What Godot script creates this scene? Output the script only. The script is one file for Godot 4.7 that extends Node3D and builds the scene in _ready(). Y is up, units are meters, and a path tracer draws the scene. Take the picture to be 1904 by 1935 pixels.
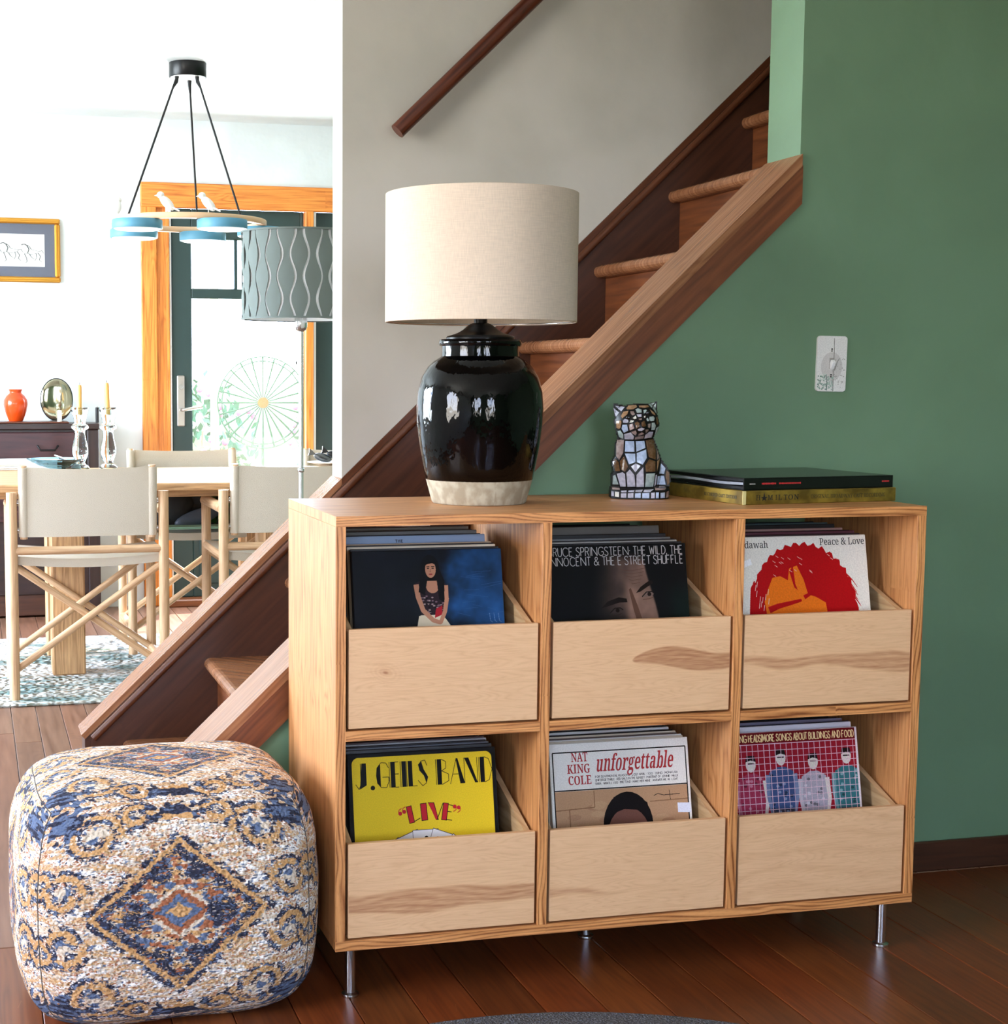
extends Node3D
# A record cabinet in front of an open stair, with a bright dining room beyond.

var M := {}            # materials by name
var names := {}        # how often a top-level name was used
var cat_front := []    # silhouette of the glass cat
var rng := RandomNumberGenerator.new()

# main measures, metres
const CW := 1.2557     # cabinet width
const CD := 0.455      # cabinet depth
const CT := 0.0196     # board thickness
const CL := 0.1076     # leg height
const CH := 0.8437     # carcass height
const CI := 0.39243    # clear width of one bay
const WALL := -0.4858  # front of the green wall
const WBACK := -0.642  # back of the green wall
const SZ := -1.2       # stair side of the grey wall
const FAR := -5.5      # dining room far wall
const CEIL := 2.555

func _ready() -> void:
	rng.seed = 7
	set_camera()
	set_light()
	set_materials()
	build_shell()
	build_floor()
	build_stairs()
	build_far_doors()
	build_cabinet()
	build_crates()
	build_records()
	build_table_lamp()
	build_glass_cat()
	build_books()
	build_switch()
	build_pouf()
	build_felt_rug()
	build_dining_rug()
	build_dining_table()
	build_chairs()
	build_table_things()
	build_sideboard()
	build_picture()
	build_pendant()
	build_floor_lamp()
	build_bench()
	build_garden()

func set_camera() -> void:
	var cam := Camera3D.new()
	cam.name = "camera"
	add_child(cam)
	cam.transform = Transform3D(Basis(Vector3.UP, deg_to_rad(-14.2037)) * Basis(Vector3.RIGHT, deg_to_rad(-5.6613)) * Basis(Vector3.BACK, deg_to_rad(0.2171)), Vector3(-0.6601, 1.2066, 2.8624))
	var f := 2967.745
	var near := 0.05
	cam.projection = Camera3D.PROJECTION_FRUSTUM
	cam.set_frustum(1935.0 / f * near, Vector2(952.0 - 697.086, 1012.244 - 967.5) / f * near, near, 60.0)
	cam.keep_aspect = Camera3D.KEEP_HEIGHT
	cam.current = true

func set_light() -> void:
	var we := WorldEnvironment.new()
	we.name = "world_environment"
	var e := Environment.new()
	e.background_mode = Environment.BG_SKY
	var sky := Sky.new()
	var sm := ProceduralSkyMaterial.new()
	sm.sky_top_color = Color(0.50, 0.68, 0.95)
	sm.sky_horizon_color = Color(0.88, 0.93, 1.0)
	sm.ground_bottom_color = Color(0.35, 0.38, 0.32)
	sm.ground_horizon_color = Color(0.6, 0.64, 0.6)
	sm.sky_energy_multiplier = 3.5
	sm.ground_energy_multiplier = 2.0
	sm.sun_angle_max = 3.0
	sky.sky_material = sm
	e.sky = sky
	e.tonemap_mode = Environment.TONE_MAPPER_LINEAR
	e.tonemap_exposure = 1.14
	e.sdfgi_enabled = true
	e.ssao_enabled = true
	e.ssil_enabled = true
	we.environment = e
	add_child(we)
	# the sun stands behind the garden door and slants into the dining room
	var sun := DirectionalLight3D.new()
	sun.name = "sun"
	add_child(sun)
	sun.look_at_from_position(Vector3.ZERO, Vector3(-0.30, -0.80, 0.62))
	sun.light_color = Color(1.0, 0.96, 0.88)
	sun.light_energy = 5.0
	sun.light_angular_distance = 0.6
	sun.shadow_enabled = true
	# daylight in the window openings (outside the picture) and in the glazed door
	window_light("daylight_dining_window", Vector3(-3.17, 1.5, -3.4), Vector3(1, -0.1, 0), Vector2(2.6, 1.6), 27.0, Color(0.93, 0.97, 1.0))
	window_light("daylight_side_window", Vector3(-3.17, 1.5, 1.2), Vector3(1, -0.05, -0.1), Vector2(1.5, 1.4), 9.5, Color(1.0, 0.97, 0.93))
	window_light("daylight_rear_window", Vector3(-1.9, 1.55, 4.97), Vector3(0, -0.05, -1), Vector2(1.0, 1.5), 2.3, Color(1.0, 0.97, 0.94))
	window_light("daylight_rear_window_pair", Vector3(0.16, 1.55, 4.97), Vector3(0, -0.05, -1), Vector2(0.5, 1.5), 1.5, Color(1.0, 0.97, 0.94))
	window_light("daylight_rear_window_other", Vector3(0.84, 1.55, 4.97), Vector3(0, -0.05, -1), Vector2(0.5, 1.5), 1.5, Color(1.0, 0.97, 0.94))
	window_light("daylight_door", Vector3(0.76, 1.2, FAR + 0.06), Vector3(0, -0.1, 1), Vector2(0.54, 1.3), 9.0, Color(0.95, 0.98, 1.0))

func window_light(called: String, at: Vector3, towards: Vector3, size: Vector2, energy: float, tint: Color) -> void:
	var l := AreaLight3D.new()
	l.name = called
	add_child(l)
	l.look_at_from_position(at, at + towards)
	l.area_size = size
	l.light_energy = energy
	l.light_color = tint
	l.area_range = 20.0
	l.area_attenuation = 2.0
	l.shadow_enabled = true

# ---------------------------------------------------------------- helpers

func S() -> SurfaceTool:
	var st := SurfaceTool.new()
	st.begin(Mesh.PRIMITIVE_TRIANGLES)
	return st

func tri(st: SurfaceTool, p: Array, n: Array, uv: Array, out: Vector3) -> void:
	var order := [0, 1, 2]
	if (p[1] - p[0]).cross(p[2] - p[0]).dot(out) > 0.0:
		order = [0, 2, 1]
	for i in order:
		st.set_normal(n[i])
		st.set_uv(uv[i])
		st.add_vertex(p[i])

func quad(st: SurfaceTool, a: Vector3, b: Vector3, c: Vector3, d: Vector3, n: Vector3, ua := Vector2.ZERO, ub := Vector2.ZERO, uc := Vector2.ZERO, ud := Vector2.ZERO) -> void:
	tri(st, [a, b, c], [n, n, n], [ua, ub, uc], n)
	tri(st, [a, c, d], [n, n, n], [ua, uc, ud], n)

# smooth quad with a normal for each corner
func nquad(st: SurfaceTool, p: Array, n: Array, uv: Array) -> void:
	var out: Vector3 = n[0] + n[1] + n[2] + n[3]
	tri(st, [p[0], p[1], p[2]], [n[0], n[1], n[2]], [uv[0], uv[1], uv[2]], out)
	tri(st, [p[0], p[2], p[3]], [n[0], n[2], n[3]], [uv[0], uv[2], uv[3]], out)

func ax(i: int, v: float) -> Vector3:
	var r := Vector3.ZERO
	r[i] = v
	return r

# a box with chamfered edges; texture in metres with U along the grain axis
func box(st: SurfaceTool, c: Vector3, s: Vector3, b := 0.0, grain := 0, uvo := Vector2.ZERO, xf := Transform3D()) -> void:
	var h := s / 2.0
	b = minf(b, minf(h.x, minf(h.y, h.z)) * 0.8)
	for a in 3:
		var u := (a + 1) % 3
		var v := (a + 2) % 3
		if v == grain:
			u = v
			v = (a + 1) % 3
		for sg in [-1.0, 1.0]:
			var n := xf.basis * ax(a, sg)
			var q := []
			var uv := []
			for k in [[-1, -1], [1, -1], [1, 1], [-1, 1]]:
				var p := ax(a, sg * h[a]) + ax(u, k[0] * (h[u] - b)) + ax(v, k[1] * (h[v] - b))
				uv.append(Vector2(p[u] + c[u], p[v] + c[v] + 0.37 * a) + uvo)
				q.append(xf * (c + p))
			quad(st, q[0], q[1], q[2], q[3], n.normalized(), uv[0], uv[1], uv[2], uv[3])
	if b <= 0.0:
		return
	for t in 3:
		var a := (t + 1) % 3
		var d := (t + 2) % 3
		for sa in [-1.0, 1.0]:
			for sd in [-1.0, 1.0]:
				var e0 := ax(a, sa * h[a]) + ax(d, sd * (h[d] - b))
				var e1 := ax(a, sa * (h[a] - b)) + ax(d, sd * h[d])
				var l := ax(t, h[t] - b)
				var n2 := xf.basis * (ax(a, sa) + ax(d, sd)).normalized()
				var u0 := Vector2(c[t] - h[t], c[a]) + uvo
				var u1 := Vector2(c[t] + h[t], c[a]) + uvo
				quad(st, xf * (c + e0 - l), xf * (c + e0 + l), xf * (c + e1 + l), xf * (c + e1 - l), n2, u0, u1, u1, u0)
	for sx in [-1.0, 1.0]:
		for sy in [-1.0, 1.0]:
			for sz in [-1.0, 1.0]:
				var sg3 := Vector3(sx, sy, sz)
				var p0 := c + sg3 * (h - Vector3(0, b, b))
				var p1 := c + sg3 * (h - Vector3(b, 0, b))
				var p2 := c + sg3 * (h - Vector3(b, b, 0))
				var n3 := (xf.basis * sg3).normalized()
				tri(st, [xf * p0, xf * p1, xf * p2], [n3, n3, n3], [uvo, uvo, uvo], n3)

# a turned shape about Y; profile of (radius, height), sharp where the profile bends hard
func lathe(st: SurfaceTool, prof: Array, seg := 32, xf := Transform3D(), from := 0.0, to := TAU, us := 1.0) -> void:
	var ns := []
	for i in prof.size() - 1:
		var d: Vector2 = prof[i + 1] - prof[i]
		ns.append(Vector2(d.y, -d.x).normalized())
	var lens := [0.0]
	for i in prof.size() - 1:
		lens.append(lens[i] + (prof[i + 1] - prof[i]).length())
	for i in prof.size() - 1:
		var n0: Vector2 = ns[i]
		var n1: Vector2 = ns[i]
		if i > 0 and ns[i].dot(ns[i - 1]) > 0.7:
			n0 = (ns[i] + ns[i - 1]).normalized()
		if i < ns.size() - 1 and ns[i].dot(ns[i + 1]) > 0.7:
			n1 = (ns[i] + ns[i + 1]).normalized()
		for k in seg:
			var t0 := from + (to - from) * k / seg
			var t1 := from + (to - from) * (k + 1) / seg
			var d0 := Vector3(sin(t0), 0, cos(t0))
			var d1 := Vector3(sin(t1), 0, cos(t1))
			var a: Vector2 = prof[i]
			var c: Vector2 = prof[i + 1]
			var p := [xf * (d0 * a.x + Vector3.UP * a.y), xf * (d1 * a.x + Vector3.UP * a.y), xf * (d1 * c.x + Vector3.UP * c.y), xf * (d0 * c.x + Vector3.UP * c.y)]
			var nn := [xf.basis * (d0 * n0.x + Vector3.UP * n0.y), xf.basis * (d1 * n0.x + Vector3.UP * n0.y), xf.basis * (d1 * n1.x + Vector3.UP * n1.y), xf.basis * (d0 * n1.x + Vector3.UP * n1.y)]
			var uv := [Vector2(t0 * us, lens[i]), Vector2(t1 * us, lens[i]), Vector2(t1 * us, lens[i + 1]), Vector2(t0 * us, lens[i + 1])]
			nquad(st, p, nn, uv)

# a round bar along a path, tapering from r0 to r1
func tube(st: SurfaceTool, pts: Array, r0: float, r1 := -1.0, seg := 12, closed := false, squash := 1.0) -> void:
	if r1 < 0.0:
		r1 = r0
	var n := pts.size()
	var side := Vector3.ZERO
	var rings := []
	var dist := 0.0
	for i in n:
		var a: Vector3 = pts[(i - 1 + n) % n] if closed else pts[maxi(i - 1, 0)]
		var b: Vector3 = pts[(i + 1) % n] if closed else pts[mini(i + 1, n - 1)]
		var d := (b - a).normalized()
		if i == 0:
			side = d.cross(Vector3.UP if absf(d.y) < 0.9 else Vector3.RIGHT).normalized()
		else:
			side = (side - d * side.dot(d)).normalized()
			dist += (pts[i] - pts[i - 1]).length()
		var up := side.cross(d)
		var r := lerpf(r0, r1, float(i) / maxf(1.0, n - 1))
		var ring := []
		for k in seg + 1:
			var t := TAU * k / seg
			var nn := side * cos(t) + up * sin(t)
			ring.append([pts[i] + (side * cos(t) + up * sin(t) * squash) * r, nn, Vector2(dist, r * t)])
		rings.append(ring)
	var last := n if closed else n - 1
	for i in last:
		var r2: Array = rings[i]
		var r3: Array = rings[(i + 1) % n]
		for k in seg:
			nquad(st, [r2[k][0], r3[k][0], r3[k + 1][0], r2[k + 1][0]], [r2[k][1], r3[k][1], r3[k + 1][1], r2[k + 1][1]], [r2[k][2], r3[k][2], r3[k + 1][2], r2[k + 1][2]])
	if not closed:
		for e in [[0, 1], [n - 1, n - 2]]:
			var o: Vector3 = (pts[e[0]] - pts[e[1]]).normalized()
			for k in seg:
				tri(st, [pts[e[0]], rings[e[0]][k][0], rings[e[0]][k + 1][0]], [o, o, o], [Vector2.ZERO, Vector2(0.01, 0), Vector2(0, 0.01)], o)

# a flat outline in XY given thickness along Z; texture turned so that U follows the direction grain
func prism(st: SurfaceTool, poly: Array, z0: float, z1: float, grain := 0.0, xf := Transform3D()) -> void:
	var pv := PackedVector2Array(poly)
	var tris := Geometry2D.triangulate_polygon(pv)
	var area := 0.0
	for i in pv.size():
		area += pv[i].cross(pv[(i + 1) % pv.size()])
	for f in [[z1, 1.0], [z0, -1.0]]:
		var n: Vector3 = xf.basis * Vector3(0, 0, f[1])
		for i in range(0, tris.size(), 3):
			var p := []
			var uv := []
			for k in 3:
				var q := pv[tris[i + k]]
				p.append(xf * Vector3(q.x, q.y, f[0]))
				uv.append(q.rotated(-grain))
			tri(st, p, [n, n, n], uv, n)
	for i in pv.size():
		var a := pv[i]
		var b := pv[(i + 1) % pv.size()]
		var d := (b - a)
		var n2 := Vector2(d.y, -d.x).normalized() * signf(area)
		var n3 := xf.basis * Vector3(n2.x, n2.y, 0)
		var ua := a.rotated(-grain)
		var ub := b.rotated(-grain)
		var o := Vector2(0, z1 - z0)
		quad(st, xf * Vector3(a.x, a.y, z0), xf * Vector3(b.x, b.y, z0), xf * Vector3(b.x, b.y, z1), xf * Vector3(a.x, a.y, z1), n3, ua, ub, ub + o, ua + o)

func ellipsoid(st: SurfaceTool, c: Vector3, r: Vector3, seg := 16, rings := 10, b := Basis()) -> void:
	for i in rings:
		for k in seg:
			var p := []
			var n := []
			var uv := []
			for q in [[i, k], [i, k + 1], [i + 1, k + 1], [i + 1, k]]:
				var la: float = PI * q[0] / rings - PI / 2
				var lo: float = TAU * q[1] / seg
				var d := Vector3(cos(la) * sin(lo), sin(la), cos(la) * cos(lo))
				p.append(c + b * (d * r))
				n.append((b * (d / r)).normalized())
				uv.append(Vector2(float(q[1]) / seg, float(q[0]) / rings))
			nquad(st, p, n, uv)

func part(called: String, st: SurfaceTool, m: Material, parent: Node, label := "") -> MeshInstance3D:
	var o := MeshInstance3D.new()
	o.name = called
	o.mesh = st.commit()
	o.material_override = m
	parent.add_child(o, true)
	if label:
		o.set_meta("label", label)
	return o

func numbered(called: String) -> String:
	names[called] = names.get(called, -1) + 1
	return called if names[called] == 0 else "%s_%03d" % [called, names[called]]

func thing(called: String, label: String, category: String, at := Vector3.ZERO, turn := 0.0, group := "") -> Node3D:
	var o := Node3D.new()
	o.name = numbered(called)
	add_child(o)
	o.position = at
	o.rotation.y = turn
	tag(o, label, category, group)
	return o

func tag(o: Node, label: String, category: String, group := "") -> void:
	o.set_meta("label", label)
	o.set_meta("category", category)
	if group:
		o.set_meta("group", group)

func single(called: String, st: SurfaceTool, m: Material, label: String, category: String, group := "") -> MeshInstance3D:
	var o := part(numbered(called), st, m, self)
	tag(o, label, category, group)
	return o

func structure(called: String, st: SurfaceTool, m: Material, label: String) -> MeshInstance3D:
	var o := part(called, st, m, self)
	o.set_meta("kind", "structure")
	o.set_meta("label", label)
	o.set_meta("category", called.split("_")[0])
	return o

# lettering as thin raised shapes, fitted to a width and height, its centre at the given place
func lettering(parent: Node, words: String, font: String, m: Material, at: Vector3, size: Vector2, basis := Basis(), bold := false, shear := 0.0) -> MeshInstance3D:
	var t := TextMesh.new()
	var f := SystemFont.new()
	f.font_names = PackedStringArray([font])
	f.font_weight = 700 if bold else 400
	t.font = f
	t.text = words
	t.font_size = 64
	t.pixel_size = 0.01
	t.depth = 0.02
	t.curve_step = 2.0
	var o := MeshInstance3D.new()
	o.name = "lettering"
	var bb := t.get_aabb()
	var sc := Vector3(size.x / bb.size.x, size.y / bb.size.y, 0.02)
	var local := Transform3D(Basis(Vector3(sc.x, 0, 0), Vector3(shear * sc.y, sc.y, 0), Vector3(0, 0, sc.z)), Vector3.ZERO)
	local.origin = -(local.basis * bb.get_center())
	# the shapes are baked to a mesh of their own, so that they carry no scale
	var st := S()
	st.append_from(t, 0, Transform3D(basis, at) * local)
	o.mesh = st.commit()
	o.material_override = m
	parent.add_child(o, true)
	return o

# ---------------------------------------------------------------- materials

func mat(called: String, color: Color, rough := 0.6, metal := 0.0) -> StandardMaterial3D:
	var m := StandardMaterial3D.new()
	m.resource_name = called
	m.albedo_color = color
	m.roughness = rough
	m.metallic = metal
	M[called] = m
	return m

func noise_bytes(seed_: int, freq: float, w: int, h: int, fine_w: int, fine_h: int, octaves := 3, seamless := true) -> PackedByteArray:
	var n := FastNoiseLite.new()
	n.seed = seed_
	n.frequency = freq
	n.fractal_octaves = octaves
	var im := n.get_seamless_image(fine_w, fine_h) if seamless else n.get_image(fine_w, fine_h)
	im.convert(Image.FORMAT_L8)
	im.resize(w, h, Image.INTERPOLATE_CUBIC)
	return im.get_data()

# wood grain running along U: wavering growth lines, streaks and pores
func wood_image(w: int, h: int, base: Color, dark: Color, rings: float, warp: float, sharp: float, seed_: int, strength := 0.8, streak := 0.25, pores := 0.2, seamless := true) -> Image:
	var a := noise_bytes(seed_, 0.03, w, h, maxi(16, w / 20), h / 2, 2, seamless)
	var s := noise_bytes(seed_ + 1, 0.08, w, h, 48, h, 3, seamless)
	var p := noise_bytes(seed_ + 2, 0.35, w, h, w / 6, h, 1, seamless)
	var data := PackedByteArray()
	data.resize(w * h * 3)
	var br := base.r
	var bg := base.g
	var bb := base.b
	var dr := dark.r - br
	var dg := dark.g - bg
	var db := dark.b - bb
	for y in h:
		var v := float(y) / h * rings
		for x in w:
			var i := y * w + x
			var ph := v + (a[i] - 128) * warp / 64.0
			var f := ph - floorf(ph)
			var line := pow(1.0 - absf(2.0 * f - 1.0), sharp) * strength * (0.45 + s[i] / 230.0)
			line += (s[i] - 128) / 110.0 * streak + maxf(0.0, (p[i] - 165) / 128.0) * pores
			line = clampf(line, -0.25, 1.0)
			data[i * 3] = int(clampf((br + dr * line) * 255.0, 0, 255))
			data[i * 3 + 1] = int(clampf((bg + dg * line) * 255.0, 0, 255))
			data[i * 3 + 2] = int(clampf((bb + db * line) * 255.0, 0, 255))
	return Image.create_from_data(w, h, false, Image.FORMAT_RGB8, data)

func wood(called: String, im: Image, metres: Vector2, rough := 0.45) -> StandardMaterial3D:
	var m := mat(called, Color.WHITE, rough)
	m.albedo_texture = ImageTexture.create_from_image(im)
	m.uv1_scale = Vector3(1.0 / metres.x, 1.0 / metres.y, 1)
	return m

func noise_tex(seed_: int, freq: float, size := 256, normal := 0.0, ramp: Gradient = null, octaves := 4) -> NoiseTexture2D:
	var t := NoiseTexture2D.new()
	var n := FastNoiseLite.new()
	n.seed = seed_
	n.frequency = freq
	n.fractal_octaves = octaves
	t.noise = n
	t.width = size
	t.height = size
	t.seamless = true
	if normal > 0.0:
		t.as_normal_map = true
		t.bump_strength = normal
	if ramp:
		t.color_ramp = ramp
	return t

func ramp(cols: Array) -> Gradient:
	var g := Gradient.new()
	var o := PackedFloat32Array()
	var c := PackedColorArray()
	for k in cols:
		o.append(k[0])
		c.append(k[1])
	g.offsets = o
	g.colors = c
	return g

func plaster(called: String, a: Color, b: Color, rough := 0.75) -> StandardMaterial3D:
	var m := mat(called, Color.WHITE, rough)
	m.albedo_texture = noise_tex(called.length() * 7, 0.008, 256, 0.0, ramp([[0.3, a], [0.7, b]]), 5)
	m.normal_enabled = true
	m.normal_texture = noise_tex(called.length() * 11, 0.05, 256, 1.2)
	m.normal_scale = 0.25
	m.uv1_triplanar = true
	m.uv1_world_triplanar = true
	m.uv1_scale = Vector3.ONE * 0.8
	return m

func set_materials() -> void:
	plaster("green_paint", Color(0.395, 0.505, 0.385), Color(0.41, 0.525, 0.40), 0.6)
	plaster("grey_plaster", Color(0.70, 0.685, 0.635), Color(0.74, 0.725, 0.675), 0.8)
	plaster("white_plaster", Color(0.84, 0.87, 0.87), Color(0.88, 0.905, 0.905), 0.8)
	mat("white_gloss", Color(0.93, 0.93, 0.92), 0.4)
	# woods
	wood("fir", wood_image(1024, 512, Color(0.80, 0.56, 0.345), Color(0.56, 0.32, 0.15), 20.0, 1.0, 2.6, 3, 0.42, 0.22), Vector2(1.3, 0.5), 0.42)
	wood("fir_edge", wood_image(1024, 256, Color(0.83, 0.57, 0.335), Color(0.46, 0.24, 0.09), 42.0, 1.0, 3.4, 11, 0.80, 0.22), Vector2(0.9, 0.28), 0.4)
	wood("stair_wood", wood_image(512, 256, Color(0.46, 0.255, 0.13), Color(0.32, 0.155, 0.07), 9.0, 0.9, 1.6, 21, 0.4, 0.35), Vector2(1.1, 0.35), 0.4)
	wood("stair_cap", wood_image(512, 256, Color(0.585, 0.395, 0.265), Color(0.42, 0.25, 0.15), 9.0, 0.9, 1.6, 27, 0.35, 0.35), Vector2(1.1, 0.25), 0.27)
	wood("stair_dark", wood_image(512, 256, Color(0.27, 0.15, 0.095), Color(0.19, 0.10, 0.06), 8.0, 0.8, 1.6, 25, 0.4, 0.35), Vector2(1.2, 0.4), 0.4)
	wood("moulding", wood_image(256, 128, Color(0.36, 0.20, 0.115), Color(0.25, 0.13, 0.07), 6.0, 0.5, 1.6, 33, 0.4, 0.3), Vector2(0.8, 0.15), 0.35)
	wood("rail_wood", wood_image(256, 128, Color(0.36, 0.17, 0.09), Color(0.20, 0.08, 0.04), 6.0, 0.5, 1.6, 31, 0.5, 0.3), Vector2(0.8, 0.15), 0.35)
	wood("pine_trim", wood_image(512, 256, Color(0.90, 0.56, 0.24), Color(0.66, 0.33, 0.10), 8.0, 1.2, 1.8, 41, 0.45, 0.25), Vector2(1.2, 0.3), 0.4)
	wood("beech", wood_image(256, 256, Color(0.83, 0.68, 0.52), Color(0.68, 0.51, 0.36), 10.0, 0.4, 1.4, 51, 0.35, 0.3), Vector2(0.7, 0.2), 0.5)
	wood("oak", wood_image(512, 256, Color(0.80, 0.63, 0.44), Color(0.58, 0.42, 0.27), 14.0, 0.8, 1.6, 61, 0.5, 0.3), Vector2(0.8, 0.25), 0.5)
	wood("crate_ply", wood_image(256, 256, Color(0.80, 0.66, 0.48), Color(0.66, 0.49, 0.32), 12.0, 0.6, 1.4, 71, 0.35, 0.3), Vector2(0.5, 0.3), 0.55)
	wood("sideboard_wood", wood_image(256, 128, Color(0.17, 0.105, 0.095), Color(0.10, 0.06, 0.06), 6.0, 0.6, 1.5, 81, 0.5, 0.3), Vector2(0.8, 0.3), 0.35)
	wood("sideboard_drawer", wood_image(256, 128, Color(0.24, 0.13, 0.135), Color(0.16, 0.08, 0.09), 5.0, 0.6, 1.5, 83, 0.5, 0.3), Vector2(0.8, 0.3), 0.35)
	var fl := wood_image(1024, 512, Color(0.46, 0.24, 0.11), Color(0.33, 0.15, 0.065), 5.0, 1.6, 1.5, 91, 0.3, 0.3, 0.06)
	scratches(fl)
	for k in 4:
		var m := wood("floor_plank_%s" % ["dark", "red", "warm", "brown"][k], fl, Vector2(1.6, 0.6), 0.36)
		m.albedo_color = [Color(0.86, 0.84, 0.82), Color(1.0, 0.93, 0.90), Color(1.0, 1.0, 0.95), Color(0.93, 0.95, 0.95)][k]
	var fd := wood_image(512, 256, Color(0.50, 0.365, 0.285), Color(0.40, 0.275, 0.205), 4.0, 1.4, 1.5, 97, 0.35, 0.4)
	for k in 3:
		var m := wood("dining_plank_%s" % ["pale", "mid", "rose"][k], fd, Vector2(1.6, 0.6), 0.4)
		m.albedo_color = [Color(1, 1, 1), Color(0.94, 0.94, 0.95), Color(1.0, 0.95, 0.94)][k]
	# plain things
	mat("steel", Color(0.80, 0.80, 0.80), 0.22, 1.0)
	mat("dark_gap", Color(0.06, 0.035, 0.025), 0.9)
	mat("black_metal", Color(0.05, 0.05, 0.055), 0.33, 0.4)
	mat("bronze", Color(0.055, 0.05, 0.05), 0.32, 0.6)
	mat("door_green", Color(0.155, 0.235, 0.225), 0.45)
	mat("brushed_handle", Color(0.75, 0.73, 0.70), 0.35, 0.9)
	mat("gold", Color(0.78, 0.55, 0.20), 0.35, 0.7)
	mat("navy_mat", Color(0.09, 0.11, 0.25), 0.6)
	mat("canvas", Color(0.80, 0.755, 0.675), 0.9)
	var cv: StandardMaterial3D = M.canvas
	cv.normal_enabled = true
	cv.normal_texture = noise_tex(5, 0.4, 128, 2.0)
	cv.uv1_triplanar = true
	cv.uv1_scale = Vector3.ONE * 9.0
	cv.backlight_enabled = true
	cv.backlight = Color(0.25, 0.24, 0.2)
	mat("orange_glaze", Color(0.80, 0.26, 0.06), 0.18)
	mat("mirror_glass", Color(0.72, 0.70, 0.60), 0.06, 1.0)
	mat("candle_wax", Color(0.87, 0.66, 0.36), 0.5)
	mat("white_wax", Color(0.92, 0.90, 0.84), 0.5)
	mat("wick", Color(0.08, 0.07, 0.06), 0.9)
	mat("cord_black", Color(0.03, 0.03, 0.035), 0.6)
	mat("blue_lamp", Color(0.33, 0.56, 0.66), 0.5)
	mat("diffuser", Color(0.95, 0.95, 0.94), 0.5)
	mat("white_bird", Color(0.92, 0.90, 0.87), 0.5)
	mat("ring_wood", Color(0.88, 0.72, 0.56), 0.5)
	mat("grey_slate", Color(0.385, 0.425, 0.405), 0.75)
	mat("white_liner", Color(0.93, 0.94, 0.94), 0.8)
	mat("soft_bag", Color(0.17, 0.18, 0.19), 0.8)
	mat("bag_lining", Color(0.32, 0.36, 0.42), 0.45)
	mat("leaf", Color(0.10, 0.30, 0.07), 0.6)
	mat("hedge", Color(0.30, 0.42, 0.20), 0.8)
	mat("pink", Color(0.85, 0.45, 0.55), 0.7)
	mat("lawn", Color(0.42, 0.50, 0.28), 0.95)
	mat("paper", Color(0.92, 0.92, 0.90), 0.7)
	mat("mint_paper", Color(0.66, 0.85, 0.74), 0.7)
	mat("stone_grey", Color(0.62, 0.60, 0.57), 0.6)
	mat("lead", Color(0.035, 0.033, 0.035), 0.45, 0.4)
	mat("ink", Color(0.03, 0.03, 0.03), 0.7)
	mat("ink_red", Color(0.66, 0.07, 0.08), 0.6)
	mat("print_grey", Color(0.78, 0.76, 0.74), 0.6)
	mat("print_cream", Color(0.93, 0.88, 0.72), 0.6)
	mat("print_red", Color(0.75, 0.16, 0.16), 0.5)
	mat("print_olive", Color(0.22, 0.19, 0.07), 0.5)
	var glass := mat("pane", Color(0.96, 0.99, 0.98, 0.06), 0.02)
	glass.transparency = BaseMaterial3D.TRANSPARENCY_ALPHA
	var pg := mat("picture_glass", Color(0.96, 0.99, 0.98, 0.05), 0.02)
	pg.transparency = BaseMaterial3D.TRANSPARENCY_ALPHA
	pg.metallic_specular = 0.2
	var cry := mat("crystal", Color(0.93, 0.99, 0.98, 0.0), 0.03)
	cry.refraction_enabled = true
	cry.refraction_scale = 0.05
	var blue := mat("blue_crystal", Color(0.62, 0.86, 0.95, 0.0), 0.03)
	blue.refraction_enabled = true
	blue.refraction_scale = 0.05

# fine pale scratches and chips in the floor finish
func scratches(im: Image) -> void:
	for k in 90:
		var x := rng.randi_range(4, im.get_width() - 40)
		var y := rng.randi_range(2, im.get_height() - 12)
		var l := rng.randi_range(2, 22)
		var d := rng.randf_range(-0.4, 0.4)
		var c := Color(0.66, 0.46, 0.32) if k % 3 else Color(0.20, 0.09, 0.04)
		for i in l:
			var q := Vector2i(x + i, y + int(i * d))
			if q.y > 0 and q.y < im.get_height():
				im.set_pixelv(q, im.get_pixelv(q).lerp(c, 0.45))

# ---------------------------------------------------------------- painting flat print

func fill(im: Image, pts: Array, c: Color) -> void:
	var w := im.get_width()
	var h := im.get_height()
	var p := []
	var lo := 1e9
	var hi := -1e9
	for q in pts:
		p.append(Vector2(q.x * w, q.y * h))
		lo = minf(lo, q.y * h)
		hi = maxf(hi, q.y * h)
	for y in range(maxi(0, int(lo)), mini(h - 1, int(hi) + 1) + 1):
		var yy := y + 0.5
		var xs := []
		for i in p.size():
			var a: Vector2 = p[i]
			var b: Vector2 = p[(i + 1) % p.size()]
			if (a.y <= yy) != (b.y <= yy):
				xs.append(a.x + (yy - a.y) / (b.y - a.y) * (b.x - a.x))
		xs.sort()
		for i in range(0, xs.size() - 1, 2):
			var x0 := clampi(roundi(xs[i]), 0, w)
			var x1 := clampi(roundi(xs[i + 1]), 0, w)
			if x1 > x0:
				im.fill_rect(Rect2i(x0, y, x1 - x0, 1), c)

func oval(im: Image, c: Vector2, r: Vector2, col: Color, turn := 0.0) -> void:
	var pts := []
	for k in 28:
		var t := TAU * k / 28
		pts.append(c + Vector2(cos(t) * r.x, sin(t) * r.y).rotated(turn))
	fill(im, pts, col)

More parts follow.
